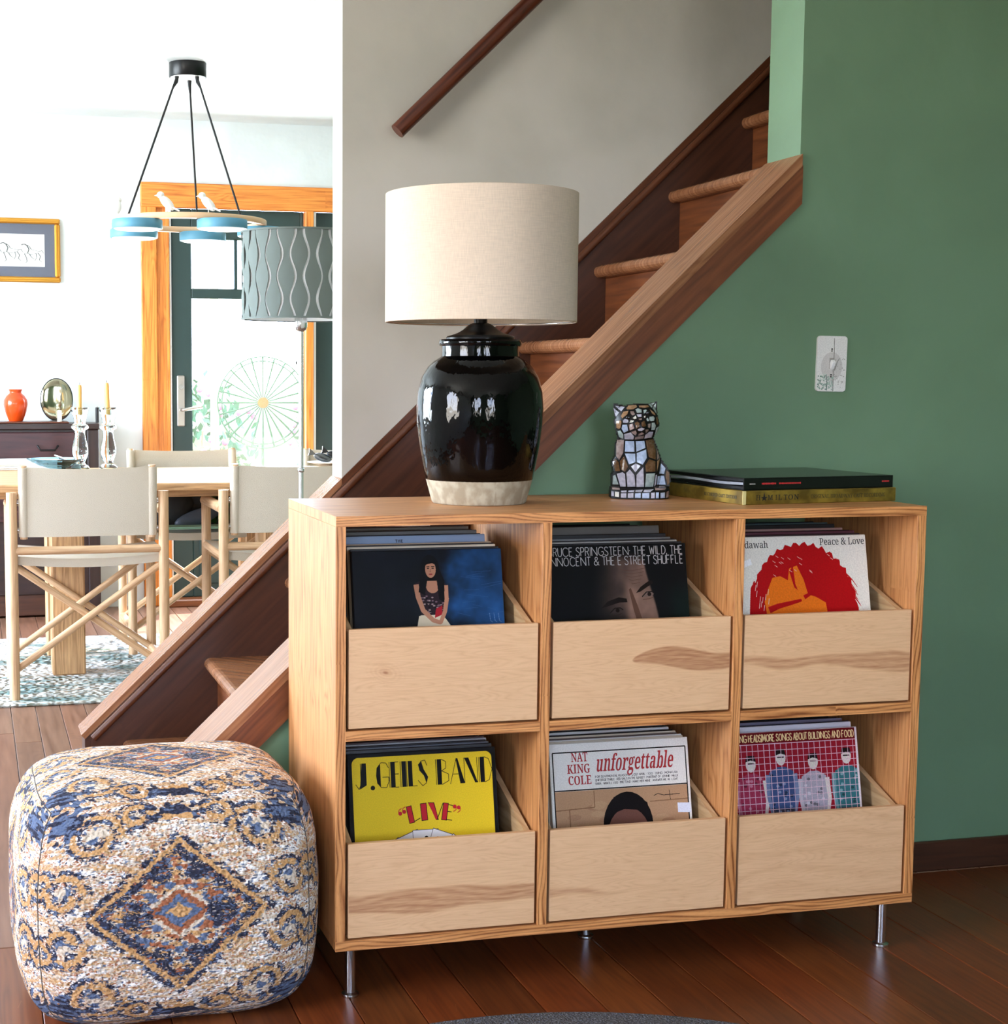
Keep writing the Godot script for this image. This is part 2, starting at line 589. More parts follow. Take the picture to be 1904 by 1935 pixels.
func stroke(im: Image, pts: Array, width: float, c: Color, width_end := -1.0) -> void:
	if width_end < 0:
		width_end = width
	for i in pts.size() - 1:
		var a: Vector2 = pts[i]
		var b: Vector2 = pts[i + 1]
		var w0 := lerpf(width, width_end, float(i) / (pts.size() - 1)) / 2
		var w1 := lerpf(width, width_end, float(i + 1) / (pts.size() - 1)) / 2
		var n := (b - a).orthogonal().normalized()
		fill(im, [a + n * w0, b + n * w1, b - n * w1, a - n * w0], c)
		if pts.size() > 2 and width > 0.006:
			oval(im, b, Vector2(w1, w1), c)

func canvas(w: int, h: int, c: Color) -> Image:
	var im := Image.create(w, h, false, Image.FORMAT_RGB8)
	im.fill(c)
	return im

func printed(called: String, im: Image, rough := 0.45) -> StandardMaterial3D:
	var m := mat(called, Color.WHITE, rough + 0.1)
	m.metallic_specular = 0.22
	m.albedo_texture = ImageTexture.create_from_image(im)
	return m

# speckle the print a little, so that it does not look flat
func grainy(im: Image, amount: float, seed_: int) -> void:
	var n := noise_bytes(seed_, 0.2, im.get_width(), im.get_height(), im.get_width() / 2, im.get_height() / 2, 3)
	var d := im.get_data()
	var k := 0
	for i in n.size():
		var f := 1.0 + (n[i] - 128) / 128.0 * amount
		d[k] = mini(255, int(d[k] * f))
		d[k + 1] = mini(255, int(d[k + 1] * f))
		d[k + 2] = mini(255, int(d[k + 2] * f))
		k += 3
	im.set_data(im.get_width(), im.get_height(), false, Image.FORMAT_RGB8, d)

# ---------------------------------------------------------------- the rooms

func wall_box(st: SurfaceTool, a: Vector3, b: Vector3) -> void:
	box(st, (a + b) / 2.0, (b - a).abs())

func cap_y(x: float) -> float:      # top of the near stair stringer
	return 0.4249 + 0.9495 * (x + 0.1608)

func back_y(x: float) -> float:     # top of the far stair stringer
	return 0.2964 + 0.9526 * (x + 0.3904)

func build_shell() -> void:
	var top := 4.7
	# green wall: full height right of the stair, a wedge under the stringer
	var st := S()
	prism(st, [Vector2(-0.37, 0), Vector2(3.6, 0), Vector2(3.6, top), Vector2(1.2136, top), Vector2(1.2136, cap_y(1.2136) - 0.03), Vector2(-0.37, cap_y(-0.37) - 0.03)], WBACK, WALL)
	structure("wall_front", st, M.green_paint, "green painted wall beside and under the stair")
	st = S()
	box(st, Vector3(2.412, 0.037, WALL + 0.006), Vector3(2.36, 0.0745, 0.0125), 0.003)
	structure("baseboard_front", st, M.stair_dark, "dark brown baseboard along the green wall")
	# grey wall behind the stair
	st = S()
	wall_box(st, Vector3(0.2925, 0, SZ - 0.112), Vector3(3.6, top, SZ))
	structure("wall_stair", st, M.grey_plaster, "pale grey plaster wall behind the stair")
	st = S()
	wall_box(st, Vector3(-3.4, 0, FAR - 0.2), Vector3(0.349, CEIL, FAR))
	wall_box(st, Vector3(0.349, 2.126, FAR - 0.2), Vector3(2.1, CEIL, FAR))
	wall_box(st, Vector3(2.1, 0, FAR - 0.2), Vector3(3.8, CEIL, FAR))
	structure("wall_far", st, M.white_plaster, "white far wall of the dining room around the garden doors")
	# left wall with two windows
	st = S()
	for g in [[FAR, -4.8, 0.0, CEIL], [-2.0, 0.4, 0.0, CEIL], [2.0, 5.0, 0.0, CEIL], [-4.8, -2.0, 0.0, 0.65], [-4.8, -2.0, 2.35, CEIL], [0.4, 2.0, 0.0, 0.75], [0.4, 2.0, 2.3, CEIL]]:
		wall_box(st, Vector3(-3.4, g[2], g[0]), Vector3(-3.2, g[3], g[1]))
	structure("wall_left", st, M.white_plaster, "white left wall with the side windows")
	st = S()
	for g in [[-3.4, -2.45, 0.0, CEIL], [-1.35, -0.15, 0.0, CEIL], [1.15, 3.8, 0.0, CEIL], [-2.45, -1.35, 0.0, 0.75], [-2.45, -1.35, 2.35, CEIL], [-0.15, 1.15, 0.0, 0.75], [-0.15, 1.15, 2.35, CEIL]]:
		wall_box(st, Vector3(g[0], g[2], 5.0), Vector3(g[1], g[3], 5.2))
	structure("wall_rear", st, M.green_paint, "green rear wall with two windows behind the viewer")
	st = S()
	wall_box(st, Vector3(3.6, 0, FAR - 0.2), Vector3(3.8, top, 5.2))
	structure("wall_right", st, M.green_paint, "green right wall of the rooms")
	# frames and panes of the windows outside the picture
	var n := 0
	for w in [[Vector3(-3.3, 1.5, -3.4), 2.8, 1.7, PI / 2], [Vector3(-3.3, 1.525, 1.2), 1.6, 1.55, PI / 2], [Vector3(-1.9, 1.55, 5.1), 1.1, 1.6, 0.0], [Vector3(0.5, 1.55, 5.1), 1.3, 1.6, 0.0]]:
		n += 1
		st = S()
		var wd: float = w[1]
		var hg: float = w[2]
		for s in [-1, 1]:
			box(st, Vector3(s * (wd / 2 - 0.03), 0, 0), Vector3(0.06, hg, 0.07), 0.005)
			box(st, Vector3(0, s * (hg / 2 - 0.03), 0), Vector3(wd - 0.12, 0.06, 0.07), 0.005)
		box(st, Vector3.ZERO, Vector3(0.05, hg - 0.12, 0.05), 0.005)
		var o := structure("window_%d" % n, st, M.white_gloss, ["wide dining room window", "side window by the seating", "rear window at the left", "rear window at the right"][n - 1])
		o.position = w[0]
		o.rotation.y = w[3]
		st = S()
		box(st, Vector3.ZERO, Vector3(wd - 0.1, hg - 0.1, 0.004))
		part("pane", st, M.pane, o)
	# ceilings, with the stairwell left open above the stair
	st = S()
	wall_box(st, Vector3(-3.4, CEIL, FAR - 0.2), Vector3(3.8, CEIL + 0.2, SZ - 0.112))
	wall_box(st, Vector3(-3.4, CEIL, WBACK), Vector3(1.2136, CEIL + 0.2, 5.2))
	wall_box(st, Vector3(1.2136, CEIL, WALL), Vector3(3.8, CEIL + 0.2, 5.2))
	wall_box(st, Vector3(-3.4, CEIL, SZ - 0.112), Vector3(0.2925, CEIL + 0.2, WBACK))
	structure("ceiling", st, M.white_plaster, "white flat ceiling of the rooms")
	st = S()
	wall_box(st, Vector3(0.1, top, SZ - 0.2), Vector3(3.8, top + 0.15, WALL))
	wall_box(st, Vector3(0.1, CEIL + 0.2, WBACK), Vector3(1.2136, top, WALL))
	wall_box(st, Vector3(0.1, CEIL + 0.2, SZ - 0.112), Vector3(0.2925, top, WBACK))
	structure("wall_stairwell", st, M.grey_plaster, "upper walls and lid of the stairwell")

func build_floor() -> void:
	var st := S()
	wall_box(st, Vector3(-3.4, -0.2, FAR - 0.2), Vector3(3.8, -0.013, 5.2))
	var fl := structure("floor", st, M.dark_gap, "wooden plank floor of both rooms")
	var kinds := ["floor_plank_dark", "floor_plank_red", "floor_plank_warm", "floor_plank_brown"]
	var x := 0.154 - 0.1174 * 28
	while x < 3.55:
		var z := -0.468
		var cut := rng.randf_range(1.6, 4.2)
		for seg in [[z, cut], [cut, 5.0]]:
			st = S()
			box(st, Vector3(x + 0.0587, -0.0065, (seg[0] + seg[1]) / 2), Vector3(0.1158, 0.013, seg[1] - seg[0] - 0.0018), 0.0016, 2, Vector2(rng.randf() * 5, rng.randf() * 5))
			part("plank", st, M[kinds[rng.randi() % 4]], fl)
		x += 0.1174
	x = -0.54 - 0.0885 * 30
	kinds = ["dining_plank_pale", "dining_plank_mid", "dining_plank_rose"]
	while x < 3.55:
		var cut := rng.randf_range(-4.6, -1.6)
		for seg in [[FAR, cut], [cut, -0.47]]:
			st = S()
			box(st, Vector3(x + 0.0443, -0.0065, (seg[0] + seg[1]) / 2), Vector3(0.0865, 0.013, seg[1] - seg[0] - 0.0018), 0.0016, 2, Vector2(rng.randf() * 5, rng.randf() * 5))
			part("plank", st, M[kinds[rng.randi() % 3]], fl)
		x += 0.0885

func build_stairs() -> void:
	var t := thing("staircase", "brown wooden staircase rising to the right behind the record cabinet", "stairs")
	var ang := atan(0.9495)
	# near stringer: board and sloping cap
	var st := S()
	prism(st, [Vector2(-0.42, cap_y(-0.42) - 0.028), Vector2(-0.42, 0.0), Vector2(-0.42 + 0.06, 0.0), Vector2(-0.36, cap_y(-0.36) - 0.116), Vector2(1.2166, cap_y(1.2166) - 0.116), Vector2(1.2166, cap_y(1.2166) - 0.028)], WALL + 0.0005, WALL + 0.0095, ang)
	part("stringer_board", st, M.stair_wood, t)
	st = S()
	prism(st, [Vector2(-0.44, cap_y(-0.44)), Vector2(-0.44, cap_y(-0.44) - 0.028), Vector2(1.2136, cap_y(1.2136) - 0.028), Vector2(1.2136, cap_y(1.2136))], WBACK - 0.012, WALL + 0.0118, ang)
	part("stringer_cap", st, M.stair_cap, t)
	st = S()
	prism(st, [Vector2(-0.36, 0.0), Vector2(-0.33, cap_y(-0.36) - 0.03), Vector2(1.8, cap_y(1.8) - 0.03), Vector2(1.8, cap_y(1.8) - 0.42), Vector2(0.0, 0.0)], WBACK - 0.012, WBACK - 0.0005, ang)
	part("inner_board", st, M.stair_dark, t)
	# far stringer: a low boarded wall with a pale-lit cap, going on as a skirting board on the grey wall
	st = S()
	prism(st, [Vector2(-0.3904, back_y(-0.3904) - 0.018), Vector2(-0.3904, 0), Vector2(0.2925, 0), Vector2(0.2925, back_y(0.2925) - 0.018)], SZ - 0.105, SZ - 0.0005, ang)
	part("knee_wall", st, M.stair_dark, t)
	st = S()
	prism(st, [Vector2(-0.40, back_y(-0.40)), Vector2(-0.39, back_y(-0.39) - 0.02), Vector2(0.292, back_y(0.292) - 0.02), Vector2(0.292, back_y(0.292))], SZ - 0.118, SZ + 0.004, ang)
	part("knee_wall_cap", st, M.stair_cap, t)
	st = S()
	prism(st, [Vector2(-0.375, back_y(-0.375) - 0.021), Vector2(-0.375, 0.0), Vector2(2.2, 0.0), Vector2(2.2, back_y(2.2) - 0.021)], SZ, SZ + 0.012, ang)
	part("skirt_board", st, M.stair_dark, t)
	st = S()
	var a := Vector3(-0.37, back_y(-0.37) - 0.036, SZ + 0.013)
	var b := Vector3(2.2, back_y(2.2) - 0.036, SZ + 0.013)
	tube(st, [a, b], 0.010, 0.010, 14)
	prism(st, [Vector2(0.293, back_y(0.293)), Vector2(0.293, back_y(0.293) - 0.021), Vector2(2.2, back_y(2.2) - 0.021), Vector2(2.2, back_y(2.2))], SZ, SZ + 0.006, ang)
	part("skirt_moulding", st, M.moulding, t)
	# treads and risers
	var z0 := SZ + 0.0125
	var z1 := WBACK - 0.0125
	for k in 9:
		var x := -0.293 + 0.2148 * k
		var y := 0.271 + 0.208 * k
		st = S()
		var prof := []
		for i in 9:
			var q := PI / 2 + PI * i / 8
			prof.append(Vector2(x + 0.015 + 0.0165 * cos(q), y - 0.0165 + 0.0165 * sin(q)))
		prof.append(Vector2(x + 0.262, y - 0.033))
		prof.append(Vector2(x + 0.262, y))
		prism(st, prof, z0, z1, PI / 2)
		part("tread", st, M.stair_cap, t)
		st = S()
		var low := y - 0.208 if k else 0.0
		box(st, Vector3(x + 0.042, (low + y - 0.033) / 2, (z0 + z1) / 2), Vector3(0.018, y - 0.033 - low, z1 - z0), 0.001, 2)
		part("riser", st, M.stair_wood, t)
	# handrail
	var h := thing("handrail", "dark brown round wooden handrail fixed to the grey stair wall", "handrail")
	st = S()
	var p0 := Vector3(0.427, 1.849, SZ + 0.055)
	var d := Vector3(1, 0.967, 0).normalized()
	tube(st, [p0 - d * 0.002, p0, p0 + d * 2.6, p0 + d * 2.602], 0.0205, 0.0205, 24)
	part("rail", st, M.rail_wood, h)
	for f in [0.75, 1.95]:
		st = S()
		var q: Vector3 = p0 + d * f
		tube(st, [q + Vector3(0, -0.02, 0), q + Vector3(0, -0.06, 0), q + Vector3(0, -0.07, -0.02), Vector3(q.x, q.y - 0.07, SZ + 0.004)], 0.007, 0.007, 10)
		lathe(st, [Vector2(0, 0.006), Vector2(0.028, 0.004), Vector2(0.03, 0)], 20, Transform3D(Basis(Vector3.RIGHT, PI / 2), Vector3(q.x, q.y - 0.07, SZ)))
		part("bracket", st, M.bronze, h)

func build_far_doors() -> void:
	var z := FAR
	# pine frame round both doors
	var st := S()
	box(st, Vector3(0.259, 1.063, z + 0.016), Vector3(0.082, 2.126, 0.032), 0.004, 1)
	box(st, Vector3(0.325, 1.055, z + 0.006), Vector3(0.050, 2.11, 0.012), 0.002, 1, Vector2(0.3, 0.11))
	box(st, Vector3(0.3575, 1.04, z - 0.03), Vector3(0.017, 2.08, 0.09), 0.002, 1)
	structure("trim_1", st, M.pine_trim, "orange pine casing at the left of the garden door")
	st = S()
	box(st, Vector3(1.168, 2.163, z + 0.018), Vector3(1.9, 0.128, 0.036), 0.004, 0)
	structure("trim_2", st, M.pine_trim, "orange pine head casing over the garden doors")
	st = S()
	box(st, Vector3(1.112, 1.05, z - 0.005), Vector3(0.044, 2.10, 0.11), 0.003, 1)
	structure("trim_3", st, M.pine_trim, "orange pine post between the two garden doors")
	st = S()
	box(st, Vector3(1.143, 1.05, z + 0.004), Vector3(0.016, 2.10, 0.05), 0.002, 1)
	box(st, Vector3(0.372, 1.04, z - 0.02), Vector3(0.010, 2.08, 0.05), 0.002, 1)
	box(st, Vector3(0.75, 2.112, z - 0.02), Vector3(0.68, 0.012, 0.05), 0.002, 1)
	structure("trim_4", st, M.white_gloss, "pale weather strips round the garden doors")
	st = S()
	box(st, Vector3(1.2, 0.02, z + 0.02), Vector3(1.75, 0.04, 0.16), 0.006, 0)
	structure("trim_5", st, M.stair_wood, "reddish wooden threshold below the garden doors")
	# left door leaf
	var x0 := 0.380
	var x1 := 1.088
	for d in 2:
		var o := Node3D.new()
		o.name = "door_%d" % (d + 1)
		add_child(o)
		o.set_meta("kind", "structure")
		o.set_meta("label", ["dark green glazed garden door with a lever handle", "dark green second garden door beyond the pine post"][d])
		o.set_meta("category", "door")
		if d == 1:
			x0 = 1.152
			x1 = 2.05
		var lx := x0 + 0.105
		var rx := x1 - 0.016 if d == 0 else x1 - 0.105
		if d == 1:
			lx = x0 + 0.14
		st = S()
		box(st, Vector3((x0 + lx) / 2, 1.07, z - 0.03), Vector3(lx - x0, 2.06, 0.05), 0.004, 1)
		box(st, Vector3((rx + x1) / 2, 1.07, z - 0.03), Vector3(x1 - rx, 2.06, 0.05), 0.004, 1)
		box(st, Vector3((lx + rx) / 2, 2.022, z - 0.03), Vector3(rx - lx, 0.155, 0.05), 0.004)
		box(st, Vector3((lx + rx) / 2, 1.660, z - 0.03), Vector3(rx - lx, 0.052, 0.05), 0.004)
		box(st, Vector3((lx + rx) / 2, 0.24, z - 0.03), Vector3(rx - lx, 0.4, 0.05), 0.004)
		part("door_frame", st, M.door_green, o)
		st = S()
		box(st, Vector3((lx + rx) / 2, 0.245, z - 0.002), Vector3(rx - lx - 0.06, 0.27, 0.012), 0.005)
		part("door_panel", st, M.door_green, o)
		st = S()
		box(st, Vector3(lx + (rx - lx) * 0.405, 1.815, z - 0.03), Vector3(0.018, 0.26, 0.04), 0.003)
		part("glazing_bar", st, M.door_green, o)
		for g in [[1.686, 1.9445, lx, lx + (rx - lx) * 0.405 - 0.009], [1.686, 1.9445, lx + (rx - lx) * 0.405 + 0.009, rx], [0.44, 1.634, lx, rx]]:
			st = S()
			box(st, Vector3((g[2] + g[3]) / 2, (g[0] + g[1]) / 2, z - 0.03), Vector3(g[3] - g[2], g[1] - g[0], 0.006))
			part("pane", st, M.pane, o)
		if d == 0:
			st = S()
			box(st, Vector3(0.4225, 1.092, z + 0.002), Vector3(0.040, 0.27, 0.012), 0.005)
			part("lock_plate", st, M.brushed_handle, o)
			st = S()
			tube(st, [Vector3(0.425, 1.045, z + 0.006), Vector3(0.425, 1.045, z + 0.045), Vector3(0.432, 1.046, z + 0.052), Vector3(0.47, 1.052, z + 0.054), Vector3(0.53, 1.062, z + 0.054)], 0.0095, 0.008, 12)
			part("door_handle", st, M.brushed_handle, o)
			st = S()
			lathe(st, [Vector2(0, 0.012), Vector2(0.012, 0.012), Vector2(0.014, 0)], 16, Transform3D(Basis(Vector3.RIGHT, PI / 2), Vector3(0.425, 1.165, z + 0.008)))
			part("lock_cylinder", st, M.steel, o)

# ---------------------------------------------------------------- record cabinet

func bay_x(i: int) -> float:
	return CT + i * (CI + CT)

func shelf_y(r: int) -> float:   # floor of a row of bays; row 0 is the upper one
	return CL + CT if r else CL + CH / 2 + CT / 2

func build_cabinet() -> void:
	var t := thing("record_cabinet", "open orange-brown wooden record cabinet with six bays on steel legs", "cabinet")
	var top := CL + CH
	var zc := -CD / 2
	var st := S()
	box(st, Vector3(CW / 2, top - CT / 2, zc), Vector3(CW, CT, CD), 0.0008, 0, Vector2(0.2, 0.1))
	part("top_panel", st, M.fir, t)
	st = S()
	box(st, Vector3(CW / 2, CL + CT / 2, zc), Vector3(CW, CT, CD), 0.0008, 0, Vector2(0.5, 0.3))
	part("bottom_panel", st, M.fir, t)
	for s in 2:
		st = S()
		box(st, Vector3(CT / 2 if s == 0 else CW - CT / 2, CL + CH / 2, zc), Vector3(CT, CH - 2 * CT, CD), 0.0008, 1, Vector2(0.13 + s * 0.4, 0.22))
		part("side_panel", st, M.fir, t)
	for i in 2:
		st = S()
		box(st, Vector3(bay_x(i) + CI + CT / 2, CL + CH / 2, zc), Vector3(CT, CH - 2 * CT, CD), 0.0006, 1, Vector2(0.31 * i, 0.1))
		part("divider", st, M.fir, t)
	for i in 3:
		st = S()
		box(st, Vector3(bay_x(i) + CI / 2, CL + CH / 2, zc), Vector3(CI, CT, CD), 0.0006, 0, Vector2(0.3 * i, 0.2))
		part("shelf", st, M.fir, t)
	# solid lipping with strong grain on the front edges
	var e := 0.0016
	var lip := func(a: Vector3, b: Vector3, g: int, k: float) -> void:
		var s2 := S()
		box(s2, (a + b) / 2 + Vector3(0, 0, e / 2), (b - a).abs() + Vector3(0, 0, e), 0.0004, g, Vector2(k, k * 0.7))
		part("edge_lipping", s2, M.fir_edge, t)
	lip.call(Vector3(0, top - CT, 0), Vector3(CW, top, 0), 0, 0.12)
	lip.call(Vector3(0, CL, 0), Vector3(CW, CL + CT, 0), 0, 0.47)
	lip.call(Vector3(0, CL + CT, 0), Vector3(CT, top - CT, 0), 1, 0.23)
	lip.call(Vector3(CW - CT, CL + CT, 0), Vector3(CW, top - CT, 0), 1, 0.61)
	for i in 2:
		lip.call(Vector3(bay_x(i) + CI, CL + CT, 0), Vector3(bay_x(i + 1), top - CT, 0), 1, 0.31 + 0.2 * i)
	for i in 3:
		lip.call(Vector3(bay_x(i), CL + CH / 2 - CT / 2, 0), Vector3(bay_x(i) + CI, CL + CH / 2 + CT / 2, 0), 0, 0.4 + 0.17 * i)
	# steel legs with round feet
	for p in [Vector2(0.0405, -0.044), Vector2(1.2135, -0.044), Vector2(0.0405, -0.40), Vector2(1.2135, -0.40), Vector2(0.6149, -0.239)]:
		st = S()
		lathe(st, [Vector2(0, 0), Vector2(0.0168, 0), Vector2(0.0175, 0.003), Vector2(0.017, 0.006), Vector2(0.0105, 0.009), Vector2(0.0105, 0.0985), Vector2(0.022, 0.1), Vector2(0.022, CL), Vector2(0, CL)], 32, Transform3D(Basis(), Vector3(p.x, 0, p.y)))
		part("leg", st, M.steel, t)

# maple fronts: pale wood with the darker heartwood marks of each front
func maple_image(k: int) -> Image:
	var w := 640
	var h := 320
	var im := wood_image(w, h, Color(0.875, 0.695, 0.515), Color(0.70, 0.50, 0.34), 7.0, 2.2, 2.0, 200 + k * 5, 0.17, 0.07, 0.12, false)
	var a := noise_bytes(300 + k, 0.02, w, h, w / 10, h / 4, 2, false)
	var b := noise_bytes(320 + k, 0.12, w, h, 60, h, 2)
	var d := im.get_data()
	var heart := Color(0.62, 0.40, 0.25)
	for y in h:
		for x in w:
			var i := y * w + x
			var u := float(x) / w
			var v := float(y) / h + (a[i] - 128) / 128.0 * 0.045
			var q := 0.0
			match k:
				0:
					var r := Vector2((u - 0.19) * 2.2, (v - 0.42) * 1.4 - (u - 0.19) * 0.6).length()
					q = 0.75 * exp(-pow(r / 0.035, 2.0)) + 0.22 * exp(-pow(r / 0.17, 2.0)) * (0.6 + 0.4 * sin(r * 120.0))
				1:
					var c := 0.44 + 0.02 * sin(u * 9.0)
					var half := 0.13 * sqrt(maxf(0.0, 1.0 - pow((u - 0.80) / 0.36, 2.0)))
					if half > 0.0:
						q = clampf((half - absf(v - c)) * 45.0, 0.0, 1.0) * (0.72 + 0.3 * sin(v * 130.0 + u * 14.0) * 0.4)
				2:
					var c2 := 0.50 + 0.05 * u
					var half2 := 0.055 + 0.05 * clampf((u - 0.40) * 4.0, 0.0, 1.0) + 0.02 * sin(u * 8.0)
					q = clampf((half2 - absf(v - c2)) * 35.0, 0.0, 1.0) * (0.50 + 0.18 * sin(v * 90.0 + u * 6.0))
				3:
					var c3 := 0.635 + 0.015 * sin(u * 5.0)
					q = clampf((0.115 - absf(v - c3)) * 38.0, 0.0, 1.0) * (0.55 + 0.16 * sin(v * 100.0 + sin(u * 6.0) * 4.0))
					var rk := Vector2((u - 0.10) * 2.0 / 0.2, (v - 0.69) / 0.035).length()
					q += 0.25 * clampf(1.0 - absf(rk - 0.9) * 3.0, 0.0, 1.0)
				4:
					var half4 := 0.065 * (1.0 - u / 0.55)
					q = clampf((half4 - absf(v - 0.70)) * 30.0, 0.0, 1.0) * 0.42
				5:
					q = 0.10 * maxf(0.0, sin(v * 30.0 + sin(u * 5.0) * 2.0))
			q *= 0.85 + (b[i] - 128) / 128.0 * 0.4
			q = clampf(q, 0.0, 0.95)
			d[i * 3] = int(lerpf(d[i * 3], heart.r * 255.0, q))
			d[i * 3 + 1] = int(lerpf(d[i * 3 + 1], heart.g * 255.0, q))
			d[i * 3 + 2] = int(lerpf(d[i * 3 + 2], heart.b * 255.0, q))
	return Image.create_from_data(w, h, false, Image.FORMAT_RGB8, d)

const PLACE := ["top left", "top middle", "top right", "bottom left", "bottom middle", "bottom right"]

func build_crates() -> void:
	var marks := ["a small brown knot at its left", "a long dark knot streak at its right", "a wavy brown streak to its right edge", "a broad brown band along its lower part", "a faint brown streak at its lower left", "plain even grain"]
	for k in 6:
		var r := k / 3
		var i := k % 3
		var x0 := bay_x(i) + 0.0062
		var x1 := bay_x(i) + CI - 0.0052
		var y := shelf_y(r) + 0.0042
		var hf := 0.1915 if r == 0 else 0.1865
		var t := thing("record_crate", "maple record crate with %s, %s bay" % [marks[k], PLACE[k]], "crate", Vector3((x0 + x1) / 2, y, 0), 0.0, "maple record crates in the cabinet")
		var w := x1 - x0
		var st := S()
		# front: its print carries the figure of the wood
		var m := mat("maple_front_%d" % k, Color.WHITE, 0.5)
		m.albedo_texture = ImageTexture.create_from_image(maple_image(k))
		m.uv1_scale = Vector3(1.0 / w, -1.0 / hf, 1)
		m.uv1_offset = Vector3(0.5, 0.0, 0)
		box(st, Vector3(0, hf / 2, -0.0075), Vector3(w, hf, 0.013), 0.0009, 0, Vector2(0, -0.74))
		part("front_panel", st, m, t)
		for s in [-1, 1]:
			st = S()
			var xf := Transform3D(Basis(Vector3(0, 0, -1), Vector3.UP, Vector3(1, 0, 0)), Vector3(s * (w / 2 - 0.008), 0, -0.0142))
			prism(st, [Vector2(0, 0), Vector2(0.40, 0), Vector2(0.40, 0.31), Vector2(0.385, 0.315), Vector2(0.012, hf - 0.006), Vector2(0, hf - 0.008)], -0.006, 0.006, 0.0, xf)
			part("side_board", st, M.crate_ply, t)
		st = S()
		box(st, Vector3(0, 0.155, -0.421), Vector3(w - 0.004, 0.31, 0.012), 0.001)
		part("back_board", st, M.crate_ply, t)
		st = S()
		box(st, Vector3.ZERO, Vector3(w - 0.03, 0.010, 0.396), 0.001, 0, Vector2.ZERO, Transform3D(Basis(Vector3.RIGHT, 0.08), Vector3(0, 0.0297, -0.214)))
		part("base_board", st, M.crate_ply, t)

# ---------------------------------------------------------------- records

func sleeve(called: String, label: String, at: Vector3, lean: float, color: Material, group: String, thick := 0.004, h := 0.31) -> Node3D:
	var t := thing(called, label, "record", at, 0.0, group)
	t.rotation.x = -lean
	var st := S()
	box(st, Vector3(0, h / 2, -thick / 2), Vector3(0.31, h, thick), 0.0012)
	part("sleeve", st, color, t)
	return t

func cover(t: Node3D, m: Material) -> void:
	var st := S()
	quad(st, Vector3(-0.154, 0.0012, 0.0002), Vector3(0.154, 0.0012, 0.0002), Vector3(0.154, 0.3088, 0.0002), Vector3(-0.154, 0.3088, 0.0002), Vector3(0, 0, 1), Vector2(0, 1), Vector2(1, 1), Vector2(1, 0), Vector2(0, 0))
	part("front_print", st, m, t)

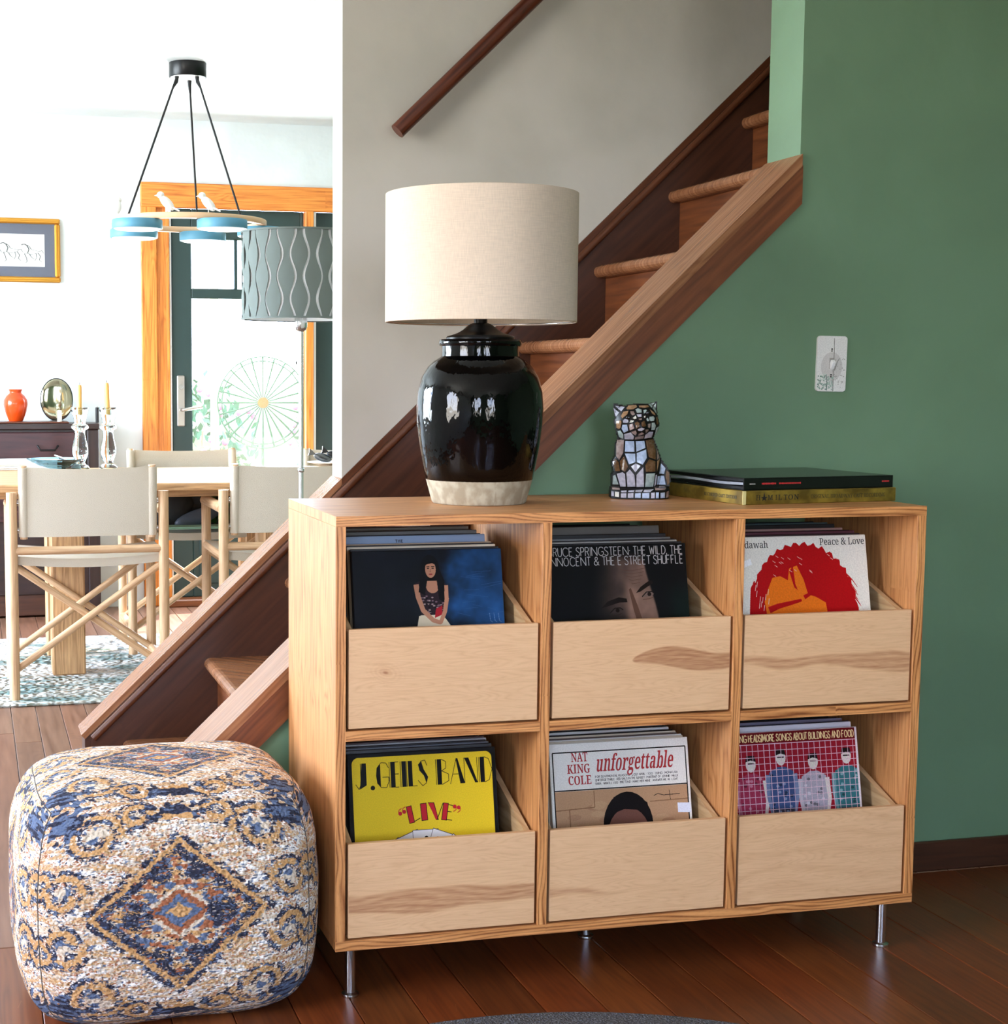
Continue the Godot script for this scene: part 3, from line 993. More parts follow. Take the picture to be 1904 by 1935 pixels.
func build_records() -> void:
	var right := [0.369, 0.7715, 1.19, 0.361, 0.787, 1.185]
	var fronts := ["record sleeve with a dark blue cover and a small seated woman", "record sleeve with a black cover, part of a face and thin pale capitals", "white record sleeve with an orange and red head and black lettering", "yellow record sleeve with bold black lettering and red word below", "cream record sleeve with red lettering over a tan picture", "red record sleeve with a white grid and four standing figures"]
	var mats := [cover_blue(), cover_dark(), cover_orange(), cover_yellow(), cover_cream(), cover_grid()]
	var sides := [Color(0.05, 0.06, 0.08), Color(0.05, 0.05, 0.05), Color(0.88, 0.86, 0.80), Color(0.07, 0.07, 0.08), Color(0.88, 0.86, 0.80), Color(0.85, 0.80, 0.80)]
	# behind each front: distance back, colour, tone word, sleeve height
	var D := Color(0.05, 0.05, 0.06)
	var G := Color(0.45, 0.45, 0.44)
	var C := Color(0.82, 0.76, 0.66)
	var back := [
		[[0.021, 0.3098, D, "black"], [0.036, 0.3116, C, "cream"], [0.050, 0.3116, D, "black"], [0.065, 0.3114, Color(0.72, 0.62, 0.50), "tan"], [0.105, 0.3196, Color(0.55, 0.63, 0.74), "pale blue"], [0.139, 0.3150, D, "black"], [0.155, 0.3196, G, "grey"], [0.193, 0.3144, Color(0.28, 0.24, 0.21), "brown"], [0.218, 0.3160, Color(0.50, 0.46, 0.40), "beige"], [0.263, 0.3104, Color(0.33, 0.28, 0.31), "mauve"]],
		[[0.021, 0.3096, D, "black"], [0.036, 0.3102, Color(0.62, 0.60, 0.56), "pale grey"], [0.050, 0.3100, D, "black"], [0.067, 0.3108, G, "mid grey"], [0.092, 0.3142, D, "black"], [0.126, 0.3250, Color(0.40, 0.38, 0.35), "warm grey"], [0.245, 0.3048, Color(0.06, 0.10, 0.11), "teal"], [0.290, 0.3000, D, "black"]],
		[[0.021, 0.3097, Color(0.16, 0.07, 0.08), "dark red"], [0.042, 0.3115, Color(0.30, 0.11, 0.16), "wine red"], [0.063, 0.3091, D, "black"], [0.092, 0.3089, Color(0.62, 0.48, 0.44), "pink and grey"], [0.126, 0.3113, D, "black"], [0.158, 0.3091, Color(0.30, 0.38, 0.40), "grey"], [0.221, 0.3000, Color(0.05, 0.08, 0.12), "navy"]],
		[[0.017, 0.3120, D, "black"], [0.032, 0.3116, Color(0.30, 0.31, 0.34), "grey"], [0.050, 0.3090, D, "black"], [0.063, 0.3092, Color(0.60, 0.60, 0.60), "pale grey"], [0.076, 0.3090, Color(0.26, 0.14, 0.15), "dark red"], [0.105, 0.3016, D, "black"], [0.130, 0.3020, Color(0.06, 0.08, 0.18), "navy"], [0.168, 0.3000, D, "black"]],
		[[0.019, 0.3082, C, "cream"], [0.032, 0.3068, Color(0.90, 0.88, 0.84), "white"], [0.046, 0.3060, Color(0.36, 0.30, 0.27), "brown"], [0.059, 0.3060, C, "cream"], [0.074, 0.3042, D, "black"], [0.092, 0.3044, Color(0.85, 0.84, 0.82), "white"], [0.109, 0.3020, D, "black"], [0.130, 0.3006, Color(0.70, 0.71, 0.72), "pale grey"], [0.158, 0.3000, D, "black"]],
		[[0.019, 0.3158, Color(0.80, 0.78, 0.80), "pale grey"], [0.034, 0.3134, Color(0.15, 0.16, 0.22), "slate"], [0.063, 0.3110, Color(0.48, 0.46, 0.54), "lilac grey"], [0.080, 0.3074, Color(0.10, 0.09, 0.14), "navy"], [0.116, 0.3026, D, "black"], [0.158, 0.3000, Color(0.46, 0.47, 0.44), "olive grey"]],
	]
	var made := {}
	for k in 6:
		var r := k / 3
		var y: float = shelf_y(r) + 0.0285 + [0.0, 0.0015, 0.0105, 0.0055, 0.003, 0.0045][k]
		var zb := -0.058
		var cx: float = right[k] - 0.155
		var side := mat("sleeve_edge_%d" % k, sides[k], 0.5)
		var f := sleeve("record", "%s, %s crate" % [fronts[k], PLACE[k]], Vector3(cx, y, zb), 0.205, side, "")
		cover(f, mats[k])
		if k == 2:
			lettering(f, "Dadawah", "Droid Serif", M.ink, Vector3(-0.114, 0.2935, 0.0006), Vector2(0.076, 0.0150))
			lettering(f, "Peace & Love", "Droid Serif", M.ink, Vector3(0.0975, 0.2965, 0.0006), Vector2(0.105, 0.0150))
		if k == 4:
			for j in 3:
				lettering(f, ["NAT", "KING", "COLE"][j], "Droid Serif", M.ink_red, Vector3([-0.0895, -0.0925, -0.091][j], 0.2805 - 0.0235 * j, 0.0006), Vector2([0.036, 0.050, 0.050][j], 0.0185), Basis(), true)
			lettering(f, "unforgettable", "Droid Serif", M.ink_red, Vector3(0.033, 0.2615, 0.0006), Vector2(0.172, 0.047), Basis(), true, 0.18)
		var seen := {}
		for q in back[k]:
			var c: Color = q[2]
			var tone: String = q[3]
			var key := str(c)
			if not made.has(key):
				made[key] = mat("sleeve_%d" % made.size(), c, 0.5)
			var same := 0
			for q2 in back[k]:
				if q2[3] == tone:
					same += 1
			seen[tone] = seen.get(tone, 0) + 1
			var which: String = "only" if same == 1 else (["nearest", "farthest"][seen[tone] - 1] if same == 2 else ["nearest", "second", "third", "fourth"][seen[tone] - 1])
			var lab := "%s %s record sleeve behind the front cover, %s crate" % [which, tone, PLACE[k]]
			var gz: float = q[0]
			var o := sleeve("record", lab, Vector3(cx + rng.randf_range(-0.003, 0.002), y + gz * 0.08, zb - gz), 0.205 - gz * 0.12, made[key], "records behind the front cover in the %s crate" % PLACE[k], 0.004, q[1])
			if tone == "pale blue":
				lettering(o, "THE", "Droid Sans", M.ink, Vector3(-0.030, 0.3085, 0.0004), Vector2(0.016, 0.006), Basis(), true)

# generic stand-ins for the pictures on the covers, with the words as they are
func cover_blue() -> Material:
	var n := 512
	var im := canvas(n, n, Color(0.03, 0.04, 0.06))
	var a := noise_bytes(400, 0.02, n, n, 128, 128, 4)
	var d := im.get_data()
	for y in n:
		for x in n:
			var i := y * n + x
			var f := smoothstep(0.50, 0.86, float(x) / n + (a[i] - 128) / 128.0 * 0.13)
			var g := 1.0 + (a[i] - 128) / 128.0 * 0.35
			d[i * 3] = int(clampf(lerpf(8.0, 22.0, f) * g, 0, 255))
			d[i * 3 + 1] = int(clampf(lerpf(12.0, 58.0, f) * g, 0, 255))
			d[i * 3 + 2] = int(clampf(lerpf(18.0, 98.0, f) * g, 0, 255))
	im = Image.create_from_data(n, n, false, Image.FORMAT_RGB8, d)
	for k in 14:
		var q := Vector2(rng.randf_range(0.64, 0.92), rng.randf_range(0.08, 0.44))
		stroke(im, [q, q + Vector2(rng.randf_range(0.05, 0.16), rng.randf_range(-0.03, 0.03))], 0.002, Color(0.16, 0.30, 0.46))
	for k in 3:
		var q := Vector2(0.90 + 0.03 * k, 0.42)
		stroke(im, [q, q + Vector2(0.006, 0.05), q + Vector2(0.02, 0.06)], 0.003, Color(0.35, 0.47, 0.60))
	var skin := Color(0.70, 0.49, 0.38)
	var hair := Color(0.02, 0.017, 0.02)
	fill(im, [Vector2(0.405, 0.52), Vector2(0.425, 0.425), Vector2(0.50, 0.40), Vector2(0.585, 0.42), Vector2(0.64, 0.50), Vector2(0.65, 0.6), Vector2(0.40, 0.6)], Color(0.82, 0.76, 0.64))
	fill(im, [Vector2(0.405, 0.215), Vector2(0.47, 0.185), Vector2(0.58, 0.19), Vector2(0.622, 0.235), Vector2(0.60, 0.42), Vector2(0.44, 0.42)], Color(0.15, 0.10, 0.12))
	for k in 60:
		var q := Vector2(rng.randf_range(0.44, 0.60), rng.randf_range(0.28, 0.41))
		oval(im, q, Vector2(0.008, 0.005), [Color(0.45, 0.35, 0.38), Color(0.06, 0.05, 0.07), Color(0.6, 0.52, 0.5)][k % 3])
	fill(im, [Vector2(0.54, 0.38), Vector2(0.585, 0.36), Vector2(0.58, 0.42), Vector2(0.53, 0.44)], Color(0.62, 0.10, 0.14))
	stroke(im, [Vector2(0.415, 0.22), Vector2(0.425, 0.30), Vector2(0.455, 0.39), Vector2(0.52, 0.455), Vector2(0.565, 0.47)], 0.036, skin, 0.026)
	stroke(im, [Vector2(0.612, 0.23), Vector2(0.615, 0.32), Vector2(0.60, 0.40), Vector2(0.57, 0.465)], 0.032, skin, 0.026)
	oval(im, Vector2(0.525, 0.23), Vector2(0.045, 0.05), skin)
	oval(im, Vector2(0.512, 0.115), Vector2(0.062, 0.085), hair)
	fill(im, [Vector2(0.455, 0.11), Vector2(0.57, 0.11), Vector2(0.605, 0.20), Vector2(0.60, 0.34), Vector2(0.565, 0.32), Vector2(0.555, 0.20), Vector2(0.49, 0.20), Vector2(0.47, 0.29), Vector2(0.43, 0.27), Vector2(0.445, 0.17)], hair)
	oval(im, Vector2(0.516, 0.125), Vector2(0.036, 0.055), skin)
	fill(im, [Vector2(0.475, 0.10), Vector2(0.50, 0.065), Vector2(0.54, 0.065), Vector2(0.56, 0.10), Vector2(0.53, 0.085), Vector2(0.50, 0.09)], hair)
	for s in [-1, 1]:
		oval(im, Vector2(0.516 + s * 0.016, 0.118), Vector2(0.008, 0.0035), hair)
		stroke(im, [Vector2(0.516 + s * 0.006, 0.108), Vector2(0.516 + s * 0.026, 0.108)], 0.004, hair)
	stroke(im, [Vector2(0.516, 0.122), Vector2(0.512, 0.140), Vector2(0.520, 0.142)], 0.003, Color(0.50, 0.32, 0.25))
	oval(im, Vector2(0.516, 0.157), Vector2(0.013, 0.005), Color(0.55, 0.22, 0.2))
	return printed("print_blue", im, 0.35)

# thin single-stroke capitals
const GLYPH := {
	"A": [[0, 1, .5, 0, 1, 1], [.2, .65, .8, .65]], "B": [[0, 0, 0, 1, .6, 1, .9, .86, .9, .64, .6, .48, 0, .48], [0, 0, .55, 0, .8, .12, .8, .34, .55, .48]],
	"C": [[1, .15, .75, 0, .35, 0, .08, .2, 0, .5, .08, .8, .35, 1, .75, 1, 1, .85]], "D": [[0, 0, 0, 1, .5, 1, .9, .78, 1, .5, .9, .22, .5, 0, 0, 0]],
	"E": [[.8, 0, 0, 0, 0, 1, .8, 1], [0, .48, .65, .48]], "F": [[.8, 0, 0, 0, 0, 1], [0, .48, .65, .48]],
	"G": [[1, .15, .75, 0, .35, 0, .08, .2, 0, .5, .08, .8, .35, 1, .75, 1, 1, .8, 1, .55, .6, .55]], "H": [[0, 0, 0, 1], [1, 0, 1, 1], [0, .48, 1, .48]],
	"I": [[.5, 0, .5, 1]], "J": [[.8, 0, .8, .75, .6, 1, .25, 1, 0, .8]], "L": [[0, 0, 0, 1, .75, 1]], "M": [[0, 1, .1, 0, .5, .8, .9, 0, 1, 1]], "N": [[0, 1, 0, 0, 1, 1, 1, 0]],
	"O": [[.5, 0, .18, .1, 0, .5, .18, .9, .5, 1, .82, .9, 1, .5, .82, .1, .5, 0]], "P": [[0, 1, 0, 0, .6, 0, .88, .12, .88, .38, .6, .52, 0, .52]],
	"R": [[0, 1, 0, 0, .6, 0, .88, .12, .88, .36, .6, .5, 0, .5], [.45, .5, .95, 1]], "S": [[.9, .15, .7, 0, .3, 0, .06, .14, .08, .34, .5, .48, .9, .64, .94, .86, .7, 1, .25, 1, 0, .85]],
	"T": [[0, 0, 1, 0], [.5, 0, .5, 1]], "U": [[0, 0, 0, .7, .2, 1, .8, 1, 1, .7, 1, 0]], "V": [[0, 0, .5, 1, 1, 0]], "W": [[0, 0, .27, 1, .5, .2, .73, 1, 1, 0]], "K": [[0, 0, 0, 1], [.9, 0, .05, .55], [.3, .4, .95, 1]],
	"&": [[1, 1, .25, .3, .25, .1, .5, 0, .72, .1, .7, .3, .1, .6, .05, .85, .35, 1, .7, .9, .95, .55]], ",": [[.5, .9, .3, 1.15]], ".": [[.5, .45, .5, .55]], "/": [[.2, 1.1, .8, -.1]],
}

func thin_words(im: Image, words: String, x: float, y: float, w: float, h: float, width: float, c: Color, em := 0.0) -> void:
	var adv := []
	var total := 0.0
	for ch in words:
		var a := 0.42 if ch in " " else (0.30 if ch in "I.,/" else (1.15 if ch in "OGCMWN&" else 0.82))
		adv.append(a)
		total += a
	var k := w / total
	for i in words.length():
		var ch := words[i]
		if GLYPH.has(ch):
			for line in GLYPH[ch]:
				var pts := []
				for j in range(0, line.size(), 2):
					pts.append(Vector2(x + k * adv[i] * (0.10 + 0.80 * line[j]), y + h * line[j + 1]))
				stroke(im, pts, width, c)
		x += k * adv[i]

func cover_dark() -> Material:
	var n := 1024
	var im := canvas(n, n, Color(0.035, 0.04, 0.045))
	# a softly lit piece of a face, not that of anyone in particular
	var a := noise_bytes(410, 0.02, n, n, 128, 128, 4)
	var d := im.get_data()
	for y in n * 6 / 10:
		for x in n:
			var u := float(x) / n
			var v := float(y) / n
			var i := y * n + x
			var edge := 0.70 + 0.09 * smoothstep(0.05, 0.55, v)
			var lit := smoothstep(0.28, 0.62, u + (v - 0.3) * 0.10) * (1.0 - smoothstep(edge - 0.02, edge, u)) * smoothstep(0.03, 0.14, v + (0.55 - u) * 0.1)
			lit *= 1.0 - 0.6 * smoothstep(0.34, 0.52, v) * (1.0 - smoothstep(0.52, 0.60, u))
			lit *= 0.85 + (a[i] - 128) / 128.0 * 0.35
			var green := smoothstep(0.80, 0.95, u) * smoothstep(0.2, 0.4, v) * 0.5
			d[i * 3] = int(9.0 + 142.0 * lit)
			d[i * 3 + 1] = int(10.0 + 105.0 * lit + 26.0 * green)
			d[i * 3 + 2] = int(11.0 + 86.0 * lit + 18.0 * green)
	im = Image.create_from_data(n, n, false, Image.FORMAT_RGB8, d)
	var dk := Color(0.10, 0.07, 0.055)
	var md := Color(0.36, 0.25, 0.19)
	for k in 5:
		stroke(im, [Vector2(0.52 + 0.02 * k, 0.165 + 0.022 * k), Vector2(0.60, 0.175 + 0.022 * k), Vector2(0.70 - 0.01 * k, 0.160 + 0.024 * k)], 0.003, md)
	fill(im, [Vector2(0.625, 0.325), Vector2(0.66, 0.285), Vector2(0.715, 0.250), Vector2(0.745, 0.243), Vector2(0.755, 0.262), Vector2(0.71, 0.285), Vector2(0.66, 0.315)], dk)
	fill(im, [Vector2(0.37, 0.42), Vector2(0.42, 0.375), Vector2(0.50, 0.35), Vector2(0.555, 0.36), Vector2(0.56, 0.385), Vector2(0.50, 0.385), Vector2(0.43, 0.405)], dk)
	for e in [[Vector2(0.712, 0.335), 0.92], [Vector2(0.478, 0.437), 0.5]]:
		var p: Vector2 = e[0]
		var f: float = e[1]
		fill(im, [p + Vector2(-0.042, 0.018), p + Vector2(-0.012, -0.012), p + Vector2(0.026, -0.014), p + Vector2(0.042, 0.0), p + Vector2(0.02, 0.014), p + Vector2(-0.02, 0.018)], Color(0.47, 0.38, 0.34) * f)
		oval(im, p + Vector2(0.008, 0.0), Vector2(0.014, 0.013), Color(0.10, 0.06, 0.045))
		stroke(im, [p + Vector2(-0.045, 0.016), p + Vector2(-0.012, -0.015), p + Vector2(0.028, -0.017), p + Vector2(0.046, -0.004)], 0.007, dk)
		stroke(im, [p + Vector2(-0.04, 0.034), p + Vector2(0.0, 0.032), p + Vector2(0.035, 0.022)], 0.004, md * f)
	fill(im, [Vector2(0.575, 0.30), Vector2(0.59, 0.29), Vector2(0.635, 0.42), Vector2(0.665, 0.52), Vector2(0.63, 0.55), Vector2(0.60, 0.43)], md)
	var c := Color(0.72, 0.70, 0.68)
	thin_words(im, "BRUCE SPRINGSTEEN. THE WILD, THE", 0.02, 0.012, 0.965, 0.056, 0.0048, c)
	thin_words(im, "INNOCENT & THE E STREET SHUFFLE", 0.02, 0.077, 0.965, 0.056, 0.0048, c)
	return printed("print_dark", im, 0.4)

func cover_orange() -> Material:
	var n := 640
	var im := canvas(n, n, Color(0.90, 0.88, 0.82))
	var red := Color(0.70, 0.05, 0.07)
	var or_ := Color(0.93, 0.46, 0.10)
	# a plain two-colour head: round hair, a face patch, loose strands
	var hair := []
	for k in 60:
		var t := PI * k / 59.0
		var rr := 1.0 + 0.018 * sin(k * 1.9) + 0.012 * sin(k * 4.3)
		hair.append(Vector2(0.50 - cos(t) * 0.405 * rr, 0.60 - pow(sin(t), 0.8) * 0.55 * rr))
	hair.append(Vector2(0.90, 0.78))
	hair.append(Vector2(0.09, 0.78))
	fill(im, hair, red)
	for k in 26:
		var q := Vector2(0.80 + rng.randf_range(-0.04, 0.05), 0.26 + k * 0.011)
		stroke(im, [q, q + Vector2(0.05, 0.05), q + Vector2(0.085, 0.10)], 0.011, red, 0.003)
		var l := Vector2(0.135 - k * 0.001, 0.30 + k * 0.010)
		stroke(im, [l, l + Vector2(-0.03, 0.05), l + Vector2(-0.04, 0.12)], 0.011, red, 0.003)
	fill(im, [Vector2(0.22, 0.60), Vector2(0.20, 0.44), Vector2(0.23, 0.36), Vector2(0.27, 0.28), Vector2(0.33, 0.27), Vector2(0.385, 0.30), Vector2(0.40, 0.22), Vector2(0.46, 0.20), Vector2(0.505, 0.30), Vector2(0.53, 0.40), Vector2(0.59, 0.42), Vector2(0.66, 0.46), Vector2(0.68, 0.62)], or_)
	stroke(im, [Vector2(0.23, 0.50), Vector2(0.30, 0.475), Vector2(0.40, 0.455), Vector2(0.47, 0.44)], 0.045, red, 0.02)
	stroke(im, [Vector2(0.50, 0.42), Vector2(0.55, 0.395), Vector2(0.60, 0.41)], 0.03, red, 0.015)
	fill(im, [Vector2(0.40, 0.24), Vector2(0.43, 0.20), Vector2(0.44, 0.33), Vector2(0.455, 0.37), Vector2(0.43, 0.35)], red)
	for k in 18:
		var q := Vector2(rng.randf_range(0.26, 0.76), rng.randf_range(0.12, 0.27))
		stroke(im, [q, q + Vector2(0.02, 0.014)], 0.004, Color(0.92, 0.72, 0.66))
	for k in 12:
		var q := Vector2(rng.randf_range(0.12, 0.24), rng.randf_range(0.27, 0.50))
		stroke(im, [q, q + Vector2(-0.008, 0.04)], 0.004, Color(0.92, 0.80, 0.74))
	fill(im, [Vector2(0.055, 0.165), Vector2(0.115, 0.145), Vector2(0.125, 0.185), Vector2(0.065, 0.205)], Color(0.95, 0.95, 0.94))
	grainy(im, 0.06, 420)
	var m := printed("print_orange", im, 0.45)
	return m

func cover_yellow() -> Material:
	var n := 1024
	var blk := Color(0.055, 0.055, 0.06)
	var im := canvas(n, n, blk)
	var yel := Color(0.88, 0.75, 0.14)
	var r := 0.045
	var pts := []
	for q in [[0.975, 0.98, 0.0], [0.025, 0.98, PI / 2], [0.025, 0.022, PI], [0.975, 0.022, PI * 1.5]]:
		for k in 7:
			var t: float = q[2] + PI / 2 * k / 6
			pts.append(Vector2(q[0] - signf(q[0] - 0.5) * r, q[1] - signf(q[1] - 0.5) * r) + Vector2(cos(t), sin(t)) * r)
	fill(im, pts, yel)
	grainy(im, 0.05, 430)
	# two-weight capitals: one heavy stem, the rest hairlines
	var top := 0.060
	var h := 0.165
	var words := [["J", 0.055, 0.08], ["G", 0.185, 0.085], ["E", 0.275, 0.062], ["I", 0.350, 0.03], ["L", 0.392, 0.068], ["S", 0.462, 0.075], ["B", 0.590, 0.085], ["A", 0.685, 0.10], ["N", 0.780, 0.105], ["D", 0.885, 0.09]]
	for g in words:
		var x: float = g[1]
		var w: float = g[2]
		var bar := 0.030
		match g[0]:
			"J":
				fill(im, [Vector2(x + 0.035, top), Vector2(x + 0.035 + bar, top), Vector2(x + 0.035 + bar, top + h * 0.85), Vector2(x + 0.02, top + h)], blk)
				stroke(im, [Vector2(x + 0.028, top), Vector2(x + 0.028, top + h * 0.8), Vector2(x + 0.014, top + h), Vector2(x - 0.008, top + h * 0.8)], 0.004, blk)
				oval(im, Vector2(x + 0.105, top + h * 0.97), Vector2(0.015, 0.015), blk)
			"G":
				fill(im, [Vector2(x + bar, top + 0.004), Vector2(x + bar, top + h - 0.004), Vector2(x + 0.006, top + h * 0.8), Vector2(x, top + h * 0.5), Vector2(x + 0.006, top + h * 0.2)], blk)
				stroke(im, [Vector2(x + w, top + h * 0.22), Vector2(x + w * 0.8, top + 0.004), Vector2(x + w * 0.45, top), Vector2(x + bar, top + 0.006)], 0.004, blk)
				stroke(im, [Vector2(x + bar, top + h - 0.005), Vector2(x + w * 0.8, top + h - 0.002), Vector2(x + w, top + h * 0.75), Vector2(x + w, top + h * 0.58), Vector2(x + w * 0.5, top + h * 0.58)], 0.004, blk)
			"A":
				fill(im, [Vector2(x + 0.042, top), Vector2(x + 0.055, top), Vector2(x + w, top + h), Vector2(x + w - 0.032, top + h)], blk)
				stroke(im, [Vector2(x, top + h), Vector2(x + 0.046, top)], 0.004, blk)
				stroke(im, [Vector2(x + 0.02, top + h * 0.62), Vector2(x + w * 0.74, top + h * 0.62)], 0.004, blk)
			"N":
				fill(im, [Vector2(x + 0.006, top), Vector2(x + 0.036, top), Vector2(x + w - 0.012, top + h), Vector2(x + w - 0.03, top + h)], blk)
				stroke(im, [Vector2(x + 0.004, top + h), Vector2(x + 0.004, top)], 0.004, blk)
				stroke(im, [Vector2(x + w - 0.012, top + h), Vector2(x + w - 0.012, top)], 0.004, blk)
			"S":
				fill(im, [Vector2(x + 0.008, top + h * 0.16), Vector2(x + 0.03, top + 0.004), Vector2(x + 0.045, top + h * 0.36), Vector2(x + w - 0.002, top + h * 0.66), Vector2(x + w - 0.014, top + h * 0.92), Vector2(x + 0.044, top + h * 0.6), Vector2(x + 0.016, top + h * 0.40)], blk)
				stroke(im, [Vector2(x + w - 0.006, top + h * 0.22), Vector2(x + 0.055, top), Vector2(x + 0.025, top + 0.006)], 0.004, blk)
				stroke(im, [Vector2(x + w - 0.016, top + h * 0.9), Vector2(x + 0.035, top + h), Vector2(x + 0.004, top + h * 0.78)], 0.004, blk)
			_:
				fill(im, [Vector2(x + 0.008, top), Vector2(x + 0.008 + bar, top), Vector2(x + 0.008 + bar, top + h), Vector2(x + 0.008, top + h)], blk)
				stroke(im, [Vector2(x, top), Vector2(x, top + h)], 0.004, blk)
				var b := x + 0.008 + bar
				if g[0] == "E":
					for f in [0.01, 0.48, 0.99]:
						stroke(im, [Vector2(b, top + h * f), Vector2(x + w, top + h * f)], 0.004, blk)
				if g[0] == "L":
					stroke(im, [Vector2(b, top + h * 0.985), Vector2(x + w, top + h * 0.985)], 0.004, blk)
				if g[0] == "D":
					stroke(im, [Vector2(b, top), Vector2(x + w * 0.75, top + h * 0.08), Vector2(x + w, top + h * 0.5), Vector2(x + w * 0.75, top + h * 0.92), Vector2(b, top + h)], 0.004, blk)
				if g[0] == "B":
					stroke(im, [Vector2(b, top), Vector2(x + w * 0.8, top + h * 0.1), Vector2(x + w * 0.8, top + h * 0.36), Vector2(b, top + h * 0.46)], 0.004, blk)
					stroke(im, [Vector2(b, top + h * 0.46), Vector2(x + w, top + h * 0.6), Vector2(x + w, top + h * 0.86), Vector2(b, top + h)], 0.004, blk)
	# LIVE in quotation marks, on an arc
	var red := Color(0.72, 0.13, 0.17)
	var live := ["L", "I", "V", "E"]
	for k in 4:
		var base := Vector2(0.535, 1.06)
		var turn := (k - 1.5) * 0.118
		var at := func(p: Vector2) -> Vector2:
			return base + (p + Vector2(0, -0.72)).rotated(turn)
		var blocks := {"L": [[-.03, 0, 0.0, 0, 0.0, .105, -.03, .105]], "I": [[-.018, 0, .018, 0, .018, .105, -.018, .105]], "V": [[-.05, 0, -.015, 0, .018, .105, 0.0, .105]], "E": [[-.03, 0, 0.0, 0, 0.0, .105, -.03, .105]]}
		var lines := {"L": [[0.0, .103, .045, .090]], "I": [], "V": [[.012, .103, .05, 0]], "E": [[0.0, .004, .04, .01], [0.0, .05, .03, .05], [0.0, .103, .04, .103]]}
		for b in blocks[live[k]]:
			var big := []
			var pp := []
			for j in range(0, 8, 2):
				pp.append(at.call(Vector2(b[j], b[j + 1])))
				big.append(at.call(Vector2(b[j] + (0.004 if b[j] > b[0] else -0.004), b[j + 1] + (0.004 if b[j + 1] > 0 else -0.004))))
			fill(im, big, blk)
			fill(im, pp, red)
		for l in lines[live[k]]:
			stroke(im, [at.call(Vector2(l[0], l[1])), at.call(Vector2(l[2], l[3]))], 0.005, blk)
	for q in [[0.335, 0.395, 1], [0.362, 0.385, 1], [0.705, 0.372, -1], [0.732, 0.380, -1]]:
		oval(im, Vector2(q[0], q[1]), Vector2(0.013, 0.013), red)
		stroke(im, [Vector2(q[0] - 0.011 * q[2], q[1]), Vector2(q[0] - 0.008 * q[2], q[1] - 0.022 * q[2]), Vector2(q[0] + 0.010 * q[2], q[1] - 0.032 * q[2])], 0.005, red)
	# a plain fan of playing cards, cut off by the crate
	for k in 5:
		var turn2 := (k - 2) * 0.36
		var mid := Vector2(0.50, 0.89)
		var cd := []
		for p in [Vector2(-0.085, -0.38), Vector2(0.085, -0.38), Vector2(0.085, -0.05), Vector2(-0.085, -0.05)]:
			cd.append(mid + p.rotated(turn2))
		var cb := []
		for p in [Vector2(-0.088, -0.384), Vector2(0.088, -0.384), Vector2(0.088, -0.05), Vector2(-0.088, -0.05)]:
			cb.append(mid + p.rotated(turn2))
		fill(im, cb, Color(0.25, 0.2, 0.25))
		fill(im, cd, Color(0.90, 0.89, 0.88))
		for j in 7:
			oval(im, mid + Vector2(rng.randf_range(-0.06, 0.06), rng.randf_range(-0.34, -0.27)).rotated(turn2), Vector2(0.012, 0.008), [blk, red, Color(0.5, 0.4, 0.3)][(j + k) % 3])
	return printed("print_yellow", im, 0.4)

